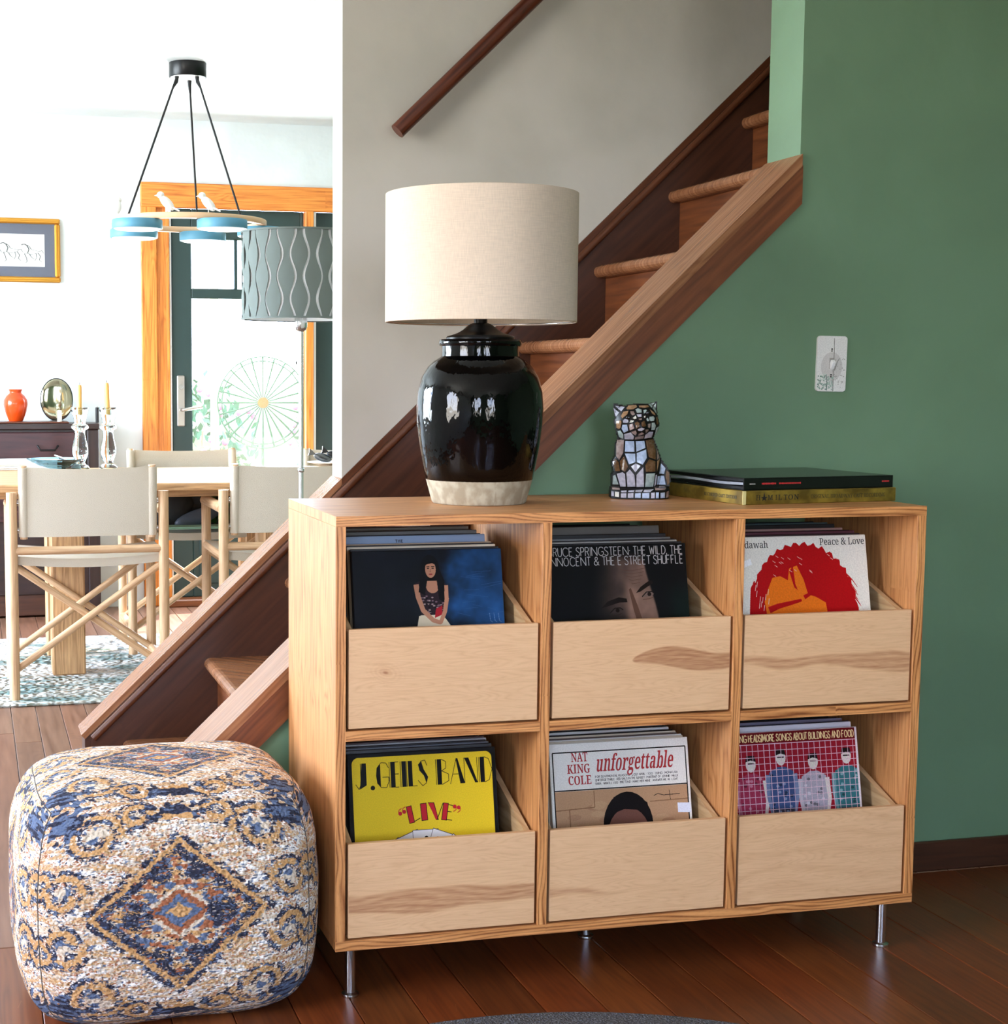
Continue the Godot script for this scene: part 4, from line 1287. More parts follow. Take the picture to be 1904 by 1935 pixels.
func cover_cream() -> Material:
	var n := 768
	var im := canvas(n, n, Color(0.90, 0.88, 0.84))
	var blk := Color(0.06, 0.05, 0.06)
	fill(im, [Vector2(0.02, 0.315), Vector2(0.98, 0.315), Vector2(0.98, 1), Vector2(0.02, 1)], Color(0.72, 0.56, 0.42))
	for k in 60:
		oval(im, Vector2(rng.randf_range(0.05, 0.95), rng.randf_range(0.4, 0.95)), Vector2(0.05, 0.02), Color(0.72, 0.56, 0.42).lerp(Color(0.60, 0.42, 0.32) if k % 2 else Color(0.80, 0.66, 0.50), 0.35))
	# pale blocks of a wall
	for l in [[0.02, 0.44, 0.30, 0.43], [0.12, 0.44, 0.12, 0.80], [0.30, 0.32, 0.30, 0.43], [0.70, 0.415, 0.98, 0.41]]:
		stroke(im, [Vector2(l[0], l[1]), Vector2(l[2], l[3])], 0.007, Color(0.55, 0.40, 0.29))
	oval(im, Vector2(0.535, 0.565), Vector2(0.180, 0.225), Color(0.085, 0.065, 0.07))
	oval(im, Vector2(0.535, 0.64), Vector2(0.155, 0.195), Color(0.44, 0.29, 0.24))
	fill(im, [Vector2(0.365, 0.52), Vector2(0.44, 0.37), Vector2(0.57, 0.35), Vector2(0.68, 0.42), Vector2(0.705, 0.56), Vector2(0.65, 0.47), Vector2(0.51, 0.455), Vector2(0.43, 0.48), Vector2(0.38, 0.58)], Color(0.085, 0.065, 0.07))
	for l in [[0.02, 0.057, 0.98, 0.057], [0.02, 0.31, 0.98, 0.31], [0.02, 0.057, 0.02, 1.0], [0.98, 0.057, 0.98, 1.0]]:
		stroke(im, [Vector2(l[0], l[1]), Vector2(l[2], l[3])], 0.008, blk)
	for k in 3:
		thin_words(im, ["FOR SENTIMENTAL REASONS . LOST APRIL . TOO YOUNG . MONA LISA", "UNFORGETTABLE . RED SAILS IN THE SUNSET . PORTRAIT OF JENNIE . HAJJI", "BABA . WHATLL I DO . PRETEND . MAKE HER MINE . ANSWER ME, MY LOVE"][k], 0.315, 0.222 + 0.023 * k, 0.60, 0.014, 0.0024, Color(0.30, 0.27, 0.27))
	stroke(im, [Vector2(0.73, 0.378), Vector2(0.76, 0.366), Vector2(0.80, 0.378), Vector2(0.92, 0.375)], 0.004, blk)
	stroke(im, [Vector2(0.845, 0.345), Vector2(0.85, 0.41)], 0.003, blk)
	fill(im, [Vector2(0.90, 0.435), Vector2(0.995, 0.440), Vector2(0.995, 0.505), Vector2(0.90, 0.500)], Color(0.88, 0.89, 0.93))
	grainy(im, 0.05, 440)
	return printed("print_cream_cover", im, 0.45)

func cover_grid() -> Material:
	var n := 768
	var im := canvas(n, n, Color(0.58, 0.10, 0.16))
	fill(im, [Vector2(0, 0), Vector2(1, 0), Vector2(1, 0.075), Vector2(0, 0.075)], Color(0.40, 0.07, 0.09))
	# four plain standing figures in coloured shirts
	var shirts := [Color(0.62, 0.19, 0.30), Color(0.24, 0.31, 0.48), Color(0.66, 0.62, 0.66), Color(0.20, 0.42, 0.45)]
	for k in 4:
		var x: float = [0.17, 0.40, 0.645, 0.905][k]
		var y: float = [0.17, 0.135, 0.175, 0.15][k]
		var pale := Color(0.84, 0.80, 0.76)
		fill(im, [Vector2(x - 0.10, y + 0.62), Vector2(x - 0.085, y + 0.36), Vector2(x + 0.085, y + 0.36), Vector2(x + 0.10, y + 0.62)], Color(0.26, 0.24, 0.30))
		fill(im, [Vector2(x - 0.10, y + 0.40), Vector2(x - 0.095, y + 0.145), Vector2(x - 0.03, y + 0.11), Vector2(x + 0.03, y + 0.11), Vector2(x + 0.095, y + 0.145), Vector2(x + 0.10, y + 0.40)], shirts[k])
		stroke(im, [Vector2(x - 0.105, y + 0.16), Vector2(x - 0.11, y + 0.30), Vector2(x - 0.09, y + 0.42)], 0.035, shirts[k].lightened(0.25), 0.022)
		stroke(im, [Vector2(x + 0.10, y + 0.16), Vector2(x + 0.112, y + 0.30), Vector2(x + 0.09, y + 0.42)], 0.035, pale if k % 2 == 0 else shirts[k].lightened(0.3), 0.022)
		oval(im, Vector2(x, y + 0.045), Vector2(0.038, 0.055), pale)
		fill(im, [Vector2(x - 0.04, y + 0.03), Vector2(x - 0.03, y - 0.012), Vector2(x + 0.03, y - 0.012), Vector2(x + 0.04, y + 0.03), Vector2(x, y + 0.018)], Color(0.12, 0.08, 0.09))
		stroke(im, [Vector2(x - 0.026, y + 0.042), Vector2(x + 0.026, y + 0.042)], 0.010, Color(0.15, 0.10, 0.12))
		for j in 26:
			oval(im, Vector2(x + rng.randf_range(-0.08, 0.08), y + rng.randf_range(0.14, 0.52)), Vector2(0.012, 0.010), shirts[k].lerp(Color.WHITE if j % 2 else Color.BLACK, 0.35))
	for k in 24:
		stroke(im, [Vector2(0, 0.082 + k * 0.045), Vector2(1, 0.082 + k * 0.045)], 0.004, Color(0.86, 0.72, 0.76))
		stroke(im, [Vector2(0.018 + k * 0.043, 0.078), Vector2(0.018 + k * 0.043, 1)], 0.004, Color(0.86, 0.72, 0.76))
	thin_words(im, "TALKING HEADS/MORE SONGS ABOUT BUILDINGS AND FOOD", 0.012, 0.018, 0.965, 0.046, 0.0065, Color(0.92, 0.80, 0.58))
	fill(im, [Vector2(0.985, 0), Vector2(1, 0), Vector2(1, 1), Vector2(0.985, 1)], Color(0.86, 0.82, 0.83))
	grainy(im, 0.08, 450)
	return printed("print_grid", im, 0.4)

# ---------------------------------------------------------------- on the cabinet

func build_table_lamp() -> void:
	var top := CL + CH
	var t := thing("table_lamp", "table lamp with a glossy black jar base and a wide cream drum shade", "lamp", Vector3(0.370, top, -0.27))
	var clay := mat("bare_clay", Color.WHITE, 0.9)
	clay.albedo_texture = noise_tex(61, 0.02, 256, 0.0, ramp([[0.3, Color(0.60, 0.55, 0.46)], [0.7, Color(0.70, 0.66, 0.57)]]), 5)
	clay.uv1_scale = Vector3(0.6, 4, 1)
	var st := S()
	lathe(st, [Vector2(0, 0), Vector2(0.096, 0), Vector2(0.099, 0.003), Vector2(0.104, 0.022), Vector2(0.1115, 0.050)], 64)
	part("jar_foot", st, clay, t, "unglazed pale clay foot")
	var glaze := mat("black_glaze", Color(0.008, 0.008, 0.010), 0.06)
	glaze.metallic_specular = 0.40
	glaze.normal_enabled = true
	glaze.normal_texture = noise_tex(62, 0.03, 256, 2.5, null, 3)
	glaze.normal_scale = 0.22
	glaze.uv1_scale = Vector3(1.0, 3.2, 1)
	st = S()
	var prof := [Vector2(0.1112, 0.0495), Vector2(0.1128, 0.051), Vector2(0.1175, 0.077), Vector2(0.1255, 0.121), Vector2(0.1308, 0.165), Vector2(0.1322, 0.198), Vector2(0.1300, 0.231), Vector2(0.1215, 0.262), Vector2(0.1090, 0.283), Vector2(0.0960, 0.2955), Vector2(0.0850, 0.302), Vector2(0.0810, 0.305), Vector2(0.0800, 0.318), Vector2(0.0806, 0.3255)]
	lathe(st, prof, 72)
	lathe(st, [Vector2(0.0806, 0.3255), Vector2(0.0845, 0.3262), Vector2(0.0865, 0.3300), Vector2(0.0865, 0.3355), Vector2(0.0845, 0.3395), Vector2(0.078, 0.3405), Vector2(0.0, 0.3405)], 72)
	part("jar", st, glaze, t, "glossy black glazed jar")
	st = S()
	lathe(st, [Vector2(0.071, 0.3405), Vector2(0.0715, 0.3435), Vector2(0.069, 0.3465), Vector2(0.060, 0.3490), Vector2(0.048, 0.3530), Vector2(0.037, 0.3595), Vector2(0.029, 0.3665), Vector2(0.022, 0.3715), Vector2(0.0165, 0.3735), Vector2(0.0, 0.374)], 48)
	part("cap", st, M.bronze, t)
	st = S()
	lathe(st, [Vector2(0.0138, 0.3735), Vector2(0.0138, 0.402), Vector2(0.016, 0.404), Vector2(0.016, 0.43), Vector2(0.012, 0.435), Vector2(0, 0.436)], 24)
	part("socket", st, M.bronze, t)
	st = S()
	lathe(st, [Vector2(0.012, 0.435), Vector2(0.014, 0.45), Vector2(0.029, 0.487), Vector2(0.03, 0.505), Vector2(0.024, 0.525), Vector2(0.0, 0.535)], 24)
	part("bulb", st, M.diffuser, t)
	# linen shade: outer and inner cloth with rolled rims
	var linen := mat("linen", Color.WHITE, 0.95)
	var a := noise_bytes(71, 0.3, 512, 256, 32, 256, 2)
	var b := noise_bytes(72, 0.3, 512, 256, 512, 24, 2)
	var d := PackedByteArray()
	for i in a.size():
		var f := 1.0 + (a[i] - 128) / 128.0 * 0.035 + (b[i] - 128) / 128.0 * 0.035
		d.append(int(clampf(0.83 * f * 255, 0, 255)))
		d.append(int(clampf(0.755 * f * 255, 0, 255)))
		d.append(int(clampf(0.665 * f * 255, 0, 255)))
	linen.albedo_texture = ImageTexture.create_from_image(Image.create_from_data(512, 256, false, Image.FORMAT_RGB8, d))
	linen.uv1_scale = Vector3(0.5, 6, 1)
	linen.backlight_enabled = true
	linen.backlight = Color(0.30, 0.28, 0.24)
	var y0 := 0.3745
	var y1 := 0.637
	var r := 0.1985
	st = S()
	lathe(st, [Vector2(r - 0.002, y0), Vector2(r, y0 + 0.0008), Vector2(r, y1 - 0.0008), Vector2(r - 0.002, y1)], 96)
	lathe(st, [Vector2(r - 0.002, y1), Vector2(r - 0.002, y0)], 96)
	part("lamp_shade", st, linen, t, "cream linen drum shade")
	st = S()
	for y in [y0 + 0.003, y1 - 0.003]:
		var ring := []
		for k in 64:
			ring.append(Vector3(sin(TAU * k / 64), 0, cos(TAU * k / 64)) * (r - 0.0035) + Vector3.UP * y)
		tube(st, ring, 0.0017, 0.0017, 8, true)
	for k in 3:
		var q := Vector3(sin(TAU * k / 3 + 0.4), 0, cos(TAU * k / 3 + 0.4))
		tube(st, [Vector3.UP * 0.43 + q * 0.012, Vector3.UP * 0.60 + q * 0.05, Vector3.UP * (y1 - 0.003) + q * (r - 0.004)], 0.0016, 0.0016, 8)
	part("shade_wire", st, M.steel, t)

# the cat is drawn on a grid of picture units 0.000131 m wide, its foot at the middle
func cat_at(x: float, y: float) -> Vector3:
	var head := 1.0 - pow((x - 655.0) / 395.0, 2) - pow((y - 500.0) / 370.0, 2)
	var body := 1.0 - pow((x - 640.0) / 440.0, 2) - pow((y - 1300.0) / 640.0, 2)
	var z := 0.006
	z = maxf(z, 0.050 * sqrt(maxf(0.0, head)) if y < 800.0 else 0.0)
	z = maxf(z, 0.046 * sqrt(maxf(0.0, body)) if y > 730.0 else 0.0)
	var muzzle := 1.0 - pow((x - 670.0) / 170.0, 2) - pow((y - 600.0) / 170.0, 2)
	z += 0.012 * maxf(0.0, muzzle)
	if y > 1585.0:
		z = maxf(z, 0.058 if y > 1640.0 else lerpf(0.050, 0.058, (y - 1585.0) / 55.0))
		z -= 0.030 * pow(clampf(absf(x - 710.0) / 490.0, 0, 1), 4)
	return Vector3((x - 730.0) * 0.000131, (1772.0 - y) * 0.000131, z)

func build_glass_cat() -> void:
	var t := thing("glass_cat", "sitting cat figure of white and brown leaded glass panes", "figurine", Vector3(0.762, CL + CH, -0.335), deg_to_rad(-17))
	var outline := [262, 205, 300, 195, 440, 235, 630, 205, 830, 205, 1000, 155, 980, 370, 1025, 540, 1000, 640, 940, 765, 990, 880, 1035, 1000, 1085, 1130, 1160, 1230, 1225, 1340, 1240, 1450, 1230, 1550, 1200, 1610, 1195, 1770, 232, 1770, 225, 1640, 250, 1560, 255, 1380, 285, 1330, 245, 1170, 300, 1080, 300, 880, 345, 780, 320, 650, 290, 500, 300, 420, 262, 240]
	for i in range(0, outline.size(), 2):
		cat_front.append(Vector2(outline[i], outline[i + 1]))
	var pv := PackedVector2Array(cat_front)
	# leaded shell, swelling to the front and, less, to the back
	var st := S()
	var step := 18.0
	var inside := {}
	for iy in range(7, 100):
		for ix in range(11, 72):
			if Geometry2D.is_point_in_polygon(Vector2((ix + 0.5) * step, (iy + 0.5) * step), pv):
				inside[Vector2i(ix, iy)] = true
	for c in inside:
		var f := []
		var bk := []
		var n := []
		var nb := []
		for o in [Vector2i(0, 0), Vector2i(1, 0), Vector2i(1, 1), Vector2i(0, 1)]:
			var q: Vector2i = c + o
			var p := cat_at(q.x * step, q.y * step)
			var dx := cat_at(q.x * step + 9, q.y * step).z - cat_at(q.x * step - 9, q.y * step).z
			var dy := cat_at(q.x * step, q.y * step + 9).z - cat_at(q.x * step, q.y * step - 9).z
			f.append(p)
			n.append(Vector3(-dx / 0.00236, dy / 0.00236, 1).normalized())
			bk.append(Vector3(p.x, p.y, -0.6 * p.z))
			nb.append(Vector3(-dx / 0.00295, dy / 0.00295, -1).normalized())
		var z2 := [Vector2.ZERO, Vector2.RIGHT, Vector2.ONE, Vector2.DOWN]
		nquad(st, f, n, z2)
		nquad(st, bk, nb, z2)
		for e in [[0, 1, Vector2i(0, -1), Vector3.UP], [1, 2, Vector2i(1, 0), Vector3.RIGHT], [2, 3, Vector2i(0, 1), Vector3.DOWN], [3, 0, Vector2i(-1, 0), Vector3.LEFT]]:
			if not inside.has(c + e[2]):
				quad(st, f[e[0]], f[e[1]], bk[e[1]], bk[e[0]], e[3])
	part("lead_body", st, M.lead, t, "dark leaded body between the panes")
	var tones := {"w": Color(0.72, 0.71, 0.76), "b": Color(0.70, 0.76, 0.86), "t": Color(0.62, 0.47, 0.33), "n": Color(0.40, 0.28, 0.17), "m": Color(0.58, 0.49, 0.46), "g": Color(0.64, 0.70, 0.68), "k": Color(0.04, 0.04, 0.05), "s": Color(0.92, 0.91, 0.86)}
	var mats := {}
	for k in tones:
		var m := mat("opal_" + k, Color.WHITE, 0.12)
		var c0: Color = tones[k]
		m.albedo_texture = noise_tex(80 + mats.size(), 0.03, 64, 0.0, ramp([[0.3, c0.darkened(0.08)], [0.7, c0.lightened(0.07)]]), 3)
		m.uv1_scale = Vector3(7, 7, 1)
		mats[k] = m
	var panes := [
		"w 290 235 440 250 380 325", "w 265 265 350 345 300 415", "g 830 205 950 180 880 265", "g 895 270 970 190 960 360", "t 460 270 500 225 620 215 630 250 560 290 470 295", "t 660 225 820 222 840 250 760 265 665 255",
		"t 370 400 410 330 490 310 470 370 390 440", "m 515 320 570 320 590 370 550 390 520 360", "g 600 290 640 270 700 290 700 340 620 345", "g 730 300 780 290 790 320 735 360", "t 840 285 930 350 940 390 880 360", "w 615 370 695 365 695 410 635 415",
		"s 550 430 600 390 615 435 580 450", "s 500 510 520 465 575 475 540 505", "s 460 400 480 395 475 430", "s 735 400 760 390 760 420 740 425", "g 775 440 800 425 830 480 790 485", "g 830 410 900 400 925 430 910 480 850 485 825 450",
		"w 400 475 430 445 480 460 485 500 460 515 405 510", "b 395 545 465 540 490 640 425 680 385 610", "t 300 490 370 470 380 500 370 590 350 620 310 600", "m 490 540 550 520 575 600 510 640", "n 580 510 620 485 655 510 650 570 600 610", "n 685 500 740 470 770 560 720 575 690 560",
		"m 640 440 700 430 700 455 660 465", "m 800 525 850 520 845 600 800 580", "g 870 510 920 505 950 560 930 630 870 630", "n 945 420 975 410 1000 530 965 550", "w 625 615 690 585 745 605 700 640 640 640", "m 530 660 600 635 620 680 610 720 560 690",
		"m 760 620 815 615 820 640 770 680", "m 650 690 700 665 740 680 735 700 650 725", "w 430 700 530 670 590 740 585 790 450 790", "m 610 745 750 720 750 770 605 790", "w 770 710 840 655 910 660 900 760 765 775", "g 330 655 370 640 420 710 430 785 365 755", "g 955 600 1005 575 1000 650 945 740",
		"m 340 800 440 800 420 1010 355 1130 310 1070 320 880", "b 460 815 600 815 600 990 445 990", "b 625 815 770 810 785 925 630 990", "b 445 1020 610 1020 615 1160 510 1200", "b 635 1010 795 950 805 1090 735 1200 635 1160", "n 795 800 935 785 975 880 960 1120 840 1080 810 950", "m 990 910 1035 1050 1040 1090 985 1130",
		"n 255 1165 300 1110 350 1170 370 1310 300 1320", "n 365 1150 430 1070 500 1240 450 1320 385 1290", "n 845 1110 960 1150 960 1320 790 1320 775 1210", "t 985 1150 1050 1110 985 1330", "w 540 1230 620 1180 700 1220 615 1330", "w 470 1340 525 1280 600 1370 625 1570 495 1575", "w 635 1370 745 1240 770 1575 640 1575",
		"w 320 1360 410 1330 450 1360 470 1575 385 1575", "g 265 1400 300 1375 355 1540 265 1545", "g 795 1350 955 1345 930 1575 785 1575", "w 965 1380 990 1370 980 1545 945 1575", "b 1035 1360 1070 1185 1150 1270 1130 1370", "b 1005 1400 1130 1400 1160 1550 1000 1545", "n 1170 1300 1215 1345 1220 1520 1190 1560 1150 1400",
		"m 250 1582 365 1584 365 1618 250 1622", "m 945 1580 1150 1578 1115 1618 940 1618", "w 380 1630 470 1622 465 1655 385 1658", "w 500 1625 600 1615 590 1645 495 1650", "w 615 1615 740 1608 715 1645 610 1645", "w 760 1610 920 1602 850 1648 740 1648",
		"w 235 1652 270 1652 275 1730 238 1730", "s 290 1652 350 1652 350 1740 290 1735", "w 380 1675 465 1670 465 1745 380 1745", "w 490 1670 580 1665 580 1745 490 1745", "b 605 1670 700 1662 700 1745 605 1745", "b 725 1667 840 1662 840 1750 725 1750", "w 870 1662 930 1652 930 1750 870 1750", "b 950 1652 1000 1652 1000 1750 950 1750", "b 1030 1662 1110 1657 1110 1750 1030 1750", "m 1140 1652 1185 1635 1180 1745 1130 1750",
	]
	for e in panes:
		var w: PackedStringArray = e.split(" ")
		var pts := []
		for i in range(1, w.size(), 2):
			pts.append(Vector2(w[i].to_float(), w[i + 1].to_float()))
		st = S()
		glass_pane(st, pts)
		part("glass_pane", st, mats[w[0]], t)
	for e2 in [Vector2(488, 425), Vector2(800, 348)]:
		st = S()
		var p := cat_at(e2.x, e2.y)
		ellipsoid(st, p, Vector3(0.0052, 0.0052, 0.003), 14, 8)
		part("eye", st, mats.k, t)

# a piece of glass that follows the swelling of the body and stands a little proud of it
func glass_pane(st: SurfaceTool, pts: Array) -> void:
	var c := Vector2.ZERO
	for p in pts:
		c += p / pts.size()
	var ring := []
	for i in pts.size():
		for k in 4:
			ring.append(pts[i].lerp(pts[(i + 1) % pts.size()], k / 4.0))
	var lift := func(q: Vector2, l: float) -> Vector3:
		return cat_at(q.x, q.y) + Vector3(0, 0, l)
	var levels := [0.0, 0.35, 0.7, 0.95]
	for i in ring.size():
		var a: Vector2 = ring[i]
		var b: Vector2 = ring[(i + 1) % ring.size()]
		for k in levels.size():
			var f0: float = levels[k]
			var f1: float = levels[k + 1] if k < levels.size() - 1 else 1.0
			var l0 := 0.0013
			var l1 := 0.0013 if k < levels.size() - 1 else 0.0004
			var p := [lift.call(c.lerp(a, f0), l0), lift.call(c.lerp(b, f0), l0), lift.call(c.lerp(b, f1), l1), lift.call(c.lerp(a, f1), l1)]
			var n: Vector3 = -(p[2] - p[0]).cross(p[3] - p[1]).normalized()
			if k == 0:
				n = -(p[2] - p[0]).cross(p[3] - p[0]).normalized()
			if n.z < 0:
				n = -n
			var uv := []
			for q in [c.lerp(a, f0), c.lerp(b, f0), c.lerp(b, f1), c.lerp(a, f1)]:
				uv.append(q / 1600.0)
			if k == 0:
				tri(st, [p[0], p[2], p[3]], [n, n, n], [uv[0], uv[2], uv[3]], n)
			else:
				quad(st, p[0], p[1], p[2], p[3], n, uv[0], uv[1], uv[2], uv[3])

func build_books() -> void:
	var top := CL + CH
	var turn := deg_to_rad(-6.0)
	var at := Vector3(0.8865, top, -0.094)
	var rot := Basis(Vector3.UP, -turn)
	var w := 0.385
	var dp := 0.335
	# local frame: x along the spine, z backwards is negative; the front left corner is at the origin
	var brass := mat("book_gold", Color.WHITE, 0.3, 0.55)
	brass.albedo_texture = noise_tex(91, 0.015, 256, 0.0, ramp([[0.25, Color(0.40, 0.32, 0.12)], [0.75, Color(0.66, 0.55, 0.22)]]), 5)
	brass.uv1_scale = Vector3(3, 3, 1)
	var t := thing("gold_box_set", "flat gold boxed set with dark lettering, under the black book", "box", at, -turn)
	var h := 0.0295
	var st := S()
	box(st, Vector3(w / 2, h / 2, -dp / 2), Vector3(w, h, dp), 0.0012)
	part("case", st, brass, t)
	st = S()
	box(st, Vector3(0.003, h / 2, 0.0002), Vector3(0.0085, h - 0.001, 0.0012), 0.0004)
	part("corner_strip", st, mat("pale_gold", Color(0.85, 0.80, 0.55), 0.4, 0.2), t)
	# the A of the title is a five-pointed star with a small figure's point above it
	lettering(t, "H", "Droid Serif", M.ink, Vector3(0.037, 0.0145, 0.0003), Vector2(0.0105, 0.0105))
	st = S()
	var star := []
	for k in 10:
		var rr := 0.0072 if k % 2 == 0 else 0.0030
		var an := TAU * k / 10
		star.append(Vector2(0.0515 + sin(an) * rr * 1.15, 0.0135 + cos(an) * rr))
	star[0] = Vector2(0.0515, 0.0250)
	prism(st, star, 0.0, 0.0006)
	part("star", st, M.ink, t)
	for k in 6:
		lettering(t, "MILTON"[k], "Droid Serif", M.ink, Vector3([0.0665, 0.0810, 0.0905, 0.1040, 0.1165, 0.1310][k], 0.0145, 0.0003), Vector2([0.0125, 0.0035, 0.0085, 0.0085, 0.0115, 0.0115][k], 0.0105))
	lettering(t, "ORIGINAL BROADWAY CAST RECORDING", "Droid Serif", M.print_olive, Vector3(0.262, 0.0145, 0.0003), Vector2(0.19, 0.0085))
	lettering(t, "RECORDED CAST EDITION", "Droid Serif", M.print_olive, Vector3(-0.0003, 0.0145, -0.085), Vector2(0.125, 0.0075), Basis(Vector3.UP, -PI / 2), true)
	# black book on it, with a loose shining stack of pages at the left
	var b := thing("black_book", "large thin black book with red lettering on its spine, on the gold boxed set", "book", at + rot * Vector3(0.003, h + 0.0005, -0.003), -turn - 0.005)
	var w2 := 0.374
	var d2 := 0.315
	var h2 := 0.026
	var blk := mat("book_black", Color(0.018, 0.018, 0.022), 0.22)
	st = S()
	box(st, Vector3(w2 / 2, h2 - 0.0015, -d2 / 2), Vector3(w2, 0.003, d2), 0.0008)
	box(st, Vector3(w2 / 2, 0.0015, -d2 / 2), Vector3(w2, 0.003, d2), 0.0008)
	box(st, Vector3(w2 / 2, h2 / 2, -0.0016), Vector3(w2, h2 - 0.001, 0.0032), 0.0008)
	part("cover", st, blk, b)
	for k in 3:
		st = S()
		var top_y := [0.0085, 0.0155, 0.0225][k] as float
		var n := 14
		for i in n:
			var z0 := -0.004 - (d2 - 0.01) * i / n
			var z1 := -0.004 - (d2 - 0.01) * (i + 1) / n
			var wob := func(z: float) -> float:
				return sin(z * 26.0 + k) * 0.0012
			var y0: float = top_y - 0.0055
			quad(st, Vector3(0.004 + 0.001 * k, y0 + wob.call(z0), z0), Vector3(0.004 + 0.001 * k, y0 + wob.call(z1), z1), Vector3(0.004, top_y + wob.call(z1), z1), Vector3(0.004, top_y + wob.call(z0), z0), Vector3.LEFT)
			quad(st, Vector3(0.004, top_y + wob.call(z0), z0), Vector3(0.004, top_y + wob.call(z1), z1), Vector3(w2 - 0.005, top_y, z1), Vector3(w2 - 0.005, top_y, z0), Vector3.UP)
			quad(st, Vector3(0.004 + 0.001 * k, y0 + wob.call(z0), z0), Vector3(0.004 + 0.001 * k, y0 + wob.call(z1), z1), Vector3(w2 - 0.005, y0, z1), Vector3(w2 - 0.005, y0, z0), Vector3.DOWN)
			quad(st, Vector3(w2 - 0.005, y0, z0), Vector3(w2 - 0.005, y0, z1), Vector3(w2 - 0.005, top_y, z1), Vector3(w2 - 0.005, top_y, z0), Vector3.RIGHT)
		part("pages", st, [M.bronze, mat("page_silver", Color(0.70, 0.72, 0.75), 0.2, 0.6), M.bronze][k], b)
	# the lettering on the spine is too small to read: rows of red and grey type
	type_row(b, M.print_grey, Vector3(0.014, 0.0125, 0.0002), 0.014, 0.0016)
	type_row(b, M.print_red, Vector3(0.044, 0.0115, 0.0002), 0.034, 0.0042)
	type_row(b, M.print_red, Vector3(0.086, 0.0118, 0.0002), 0.054, 0.0036)
	type_row(b, M.print_red, Vector3(0.345, 0.0118, 0.0002), 0.018, 0.0032)

func type_row(parent: Node, m: Material, at: Vector3, w: float, h: float) -> void:
	var st := S()
	var x := 0.0
	while x < w:
		var l := rng.randf_range(0.5, 1.0) * h * 0.6
		box(st, at + Vector3(x + l / 2, h / 2, 0), Vector3(l, h * rng.randf_range(0.75, 1.0), 0.0005))
		x += l + h * 0.22
	part("lettering", st, m, parent)

func build_switch() -> void:
	# ceramic switch plate with trees in low relief
	var w := 0.0775
	var h := 0.130
	var n := 160
	var im := canvas(n, n * 2, Color(0.86, 0.85, 0.82))
	var tr := Color(0.56, 0.55, 0.52)
	oval(im, Vector2(0.5, 0.55), Vector2(0.36, 0.26), Color(0.78, 0.76, 0.73))
	stroke(im, [Vector2(0.56, 0.04), Vector2(0.57, 0.30), Vector2(0.56, 0.60), Vector2(0.575, 0.98)], 0.02, tr, 0.035)
	stroke(im, [Vector2(0.60, 0.62), Vector2(0.70, 0.45), Vector2(0.76, 0.40)], 0.03, tr, 0.015)
	stroke(im, [Vector2(0.36, 0.98), Vector2(0.36, 0.80), Vector2(0.33, 0.70)], 0.03, Color(0.40, 0.46, 0.42), 0.02)
	for k in 70:
		var q := Vector2(rng.randf_range(0.05, 0.34), rng.randf_range(0.68, 0.97))
		oval(im, q, Vector2(0.02, 0.012), [Color(0.52, 0.60, 0.55), Color(0.74, 0.80, 0.74), Color(0.44, 0.52, 0.47)][k % 3])
	for k in 40:
		var q := Vector2(rng.randf_range(0.55, 0.92), rng.randf_range(0.40, 0.92))
		stroke(im, [q, q + Vector2(rng.randf_range(-0.06, 0.06), 0.015)], 0.012, Color(0.63, 0.61, 0.58))
	for k in 60:
		var q := Vector2(rng.randf_range(0.38, 0.58), rng.randf_range(0.72, 0.97))
		oval(im, q, Vector2(0.02, 0.008), Color(0.58, 0.66, 0.60))
	for y in [0.235, 0.70]:
		oval(im, Vector2(0.49, y), Vector2(0.028, 0.014), M.ink.albedo_color)
		oval(im, Vector2(0.49, y + 0.035), Vector2(0.026, 0.012), M.ink.albedo_color)
	grainy(im, 0.05, 460)
	var m := printed("switch_relief", im, 0.35)
	m.uv1_scale = Vector3(1.0 / w, -1.0 / h, 1)
	m.uv1_offset = Vector3(0.5, 0.5, 0)
	var bump := im.duplicate()
	bump.bump_map_to_normal_map(3.0)
	m.normal_enabled = true
	m.normal_texture = ImageTexture.create_from_image(bump)
	m.normal_scale = 0.6
	var t := thing("light_switch", "pale ceramic light switch plate with trees in relief, on the green wall", "switch", Vector3(1.3085, 1.2487, WALL), 0.0)
	t.rotation.z = deg_to_rad(-0.8)
	var st := S()
	var pts := []
	var r := 0.008
	for q in [[1, 1, 0.0], [-1, 1, PI / 2], [-1, -1, PI], [1, -1, PI * 1.5]]:
		for k in 6:
			var a: float = q[2] + PI / 2 * k / 5
			pts.append(Vector2(q[0] * (w / 2 - r), q[1] * (h / 2 - r)) + Vector2(cos(a), sin(a)) * r)
	prism(st, pts, 0.0, 0.006)
	part("plate", st, m, t)
	st = S()
	box(st, Vector3(-0.001, 0.001, 0.0062), Vector3(0.0115, 0.0255, 0.0012), 0.0004)
	part("slot_rim", st, M.stone_grey, t)
	st = S()
	box(st, Vector3(0, 0, 0.0045), Vector3(0.0085, 0.0205, 0.012), 0.001, 0, Vector2.ZERO, Transform3D(Basis(Vector3.RIGHT, 0.55), Vector3(-0.001, 0.0005, 0.0065)))
	part("toggle", st, M.white_gloss, t)

# ---------------------------------------------------------------- pouf and rugs

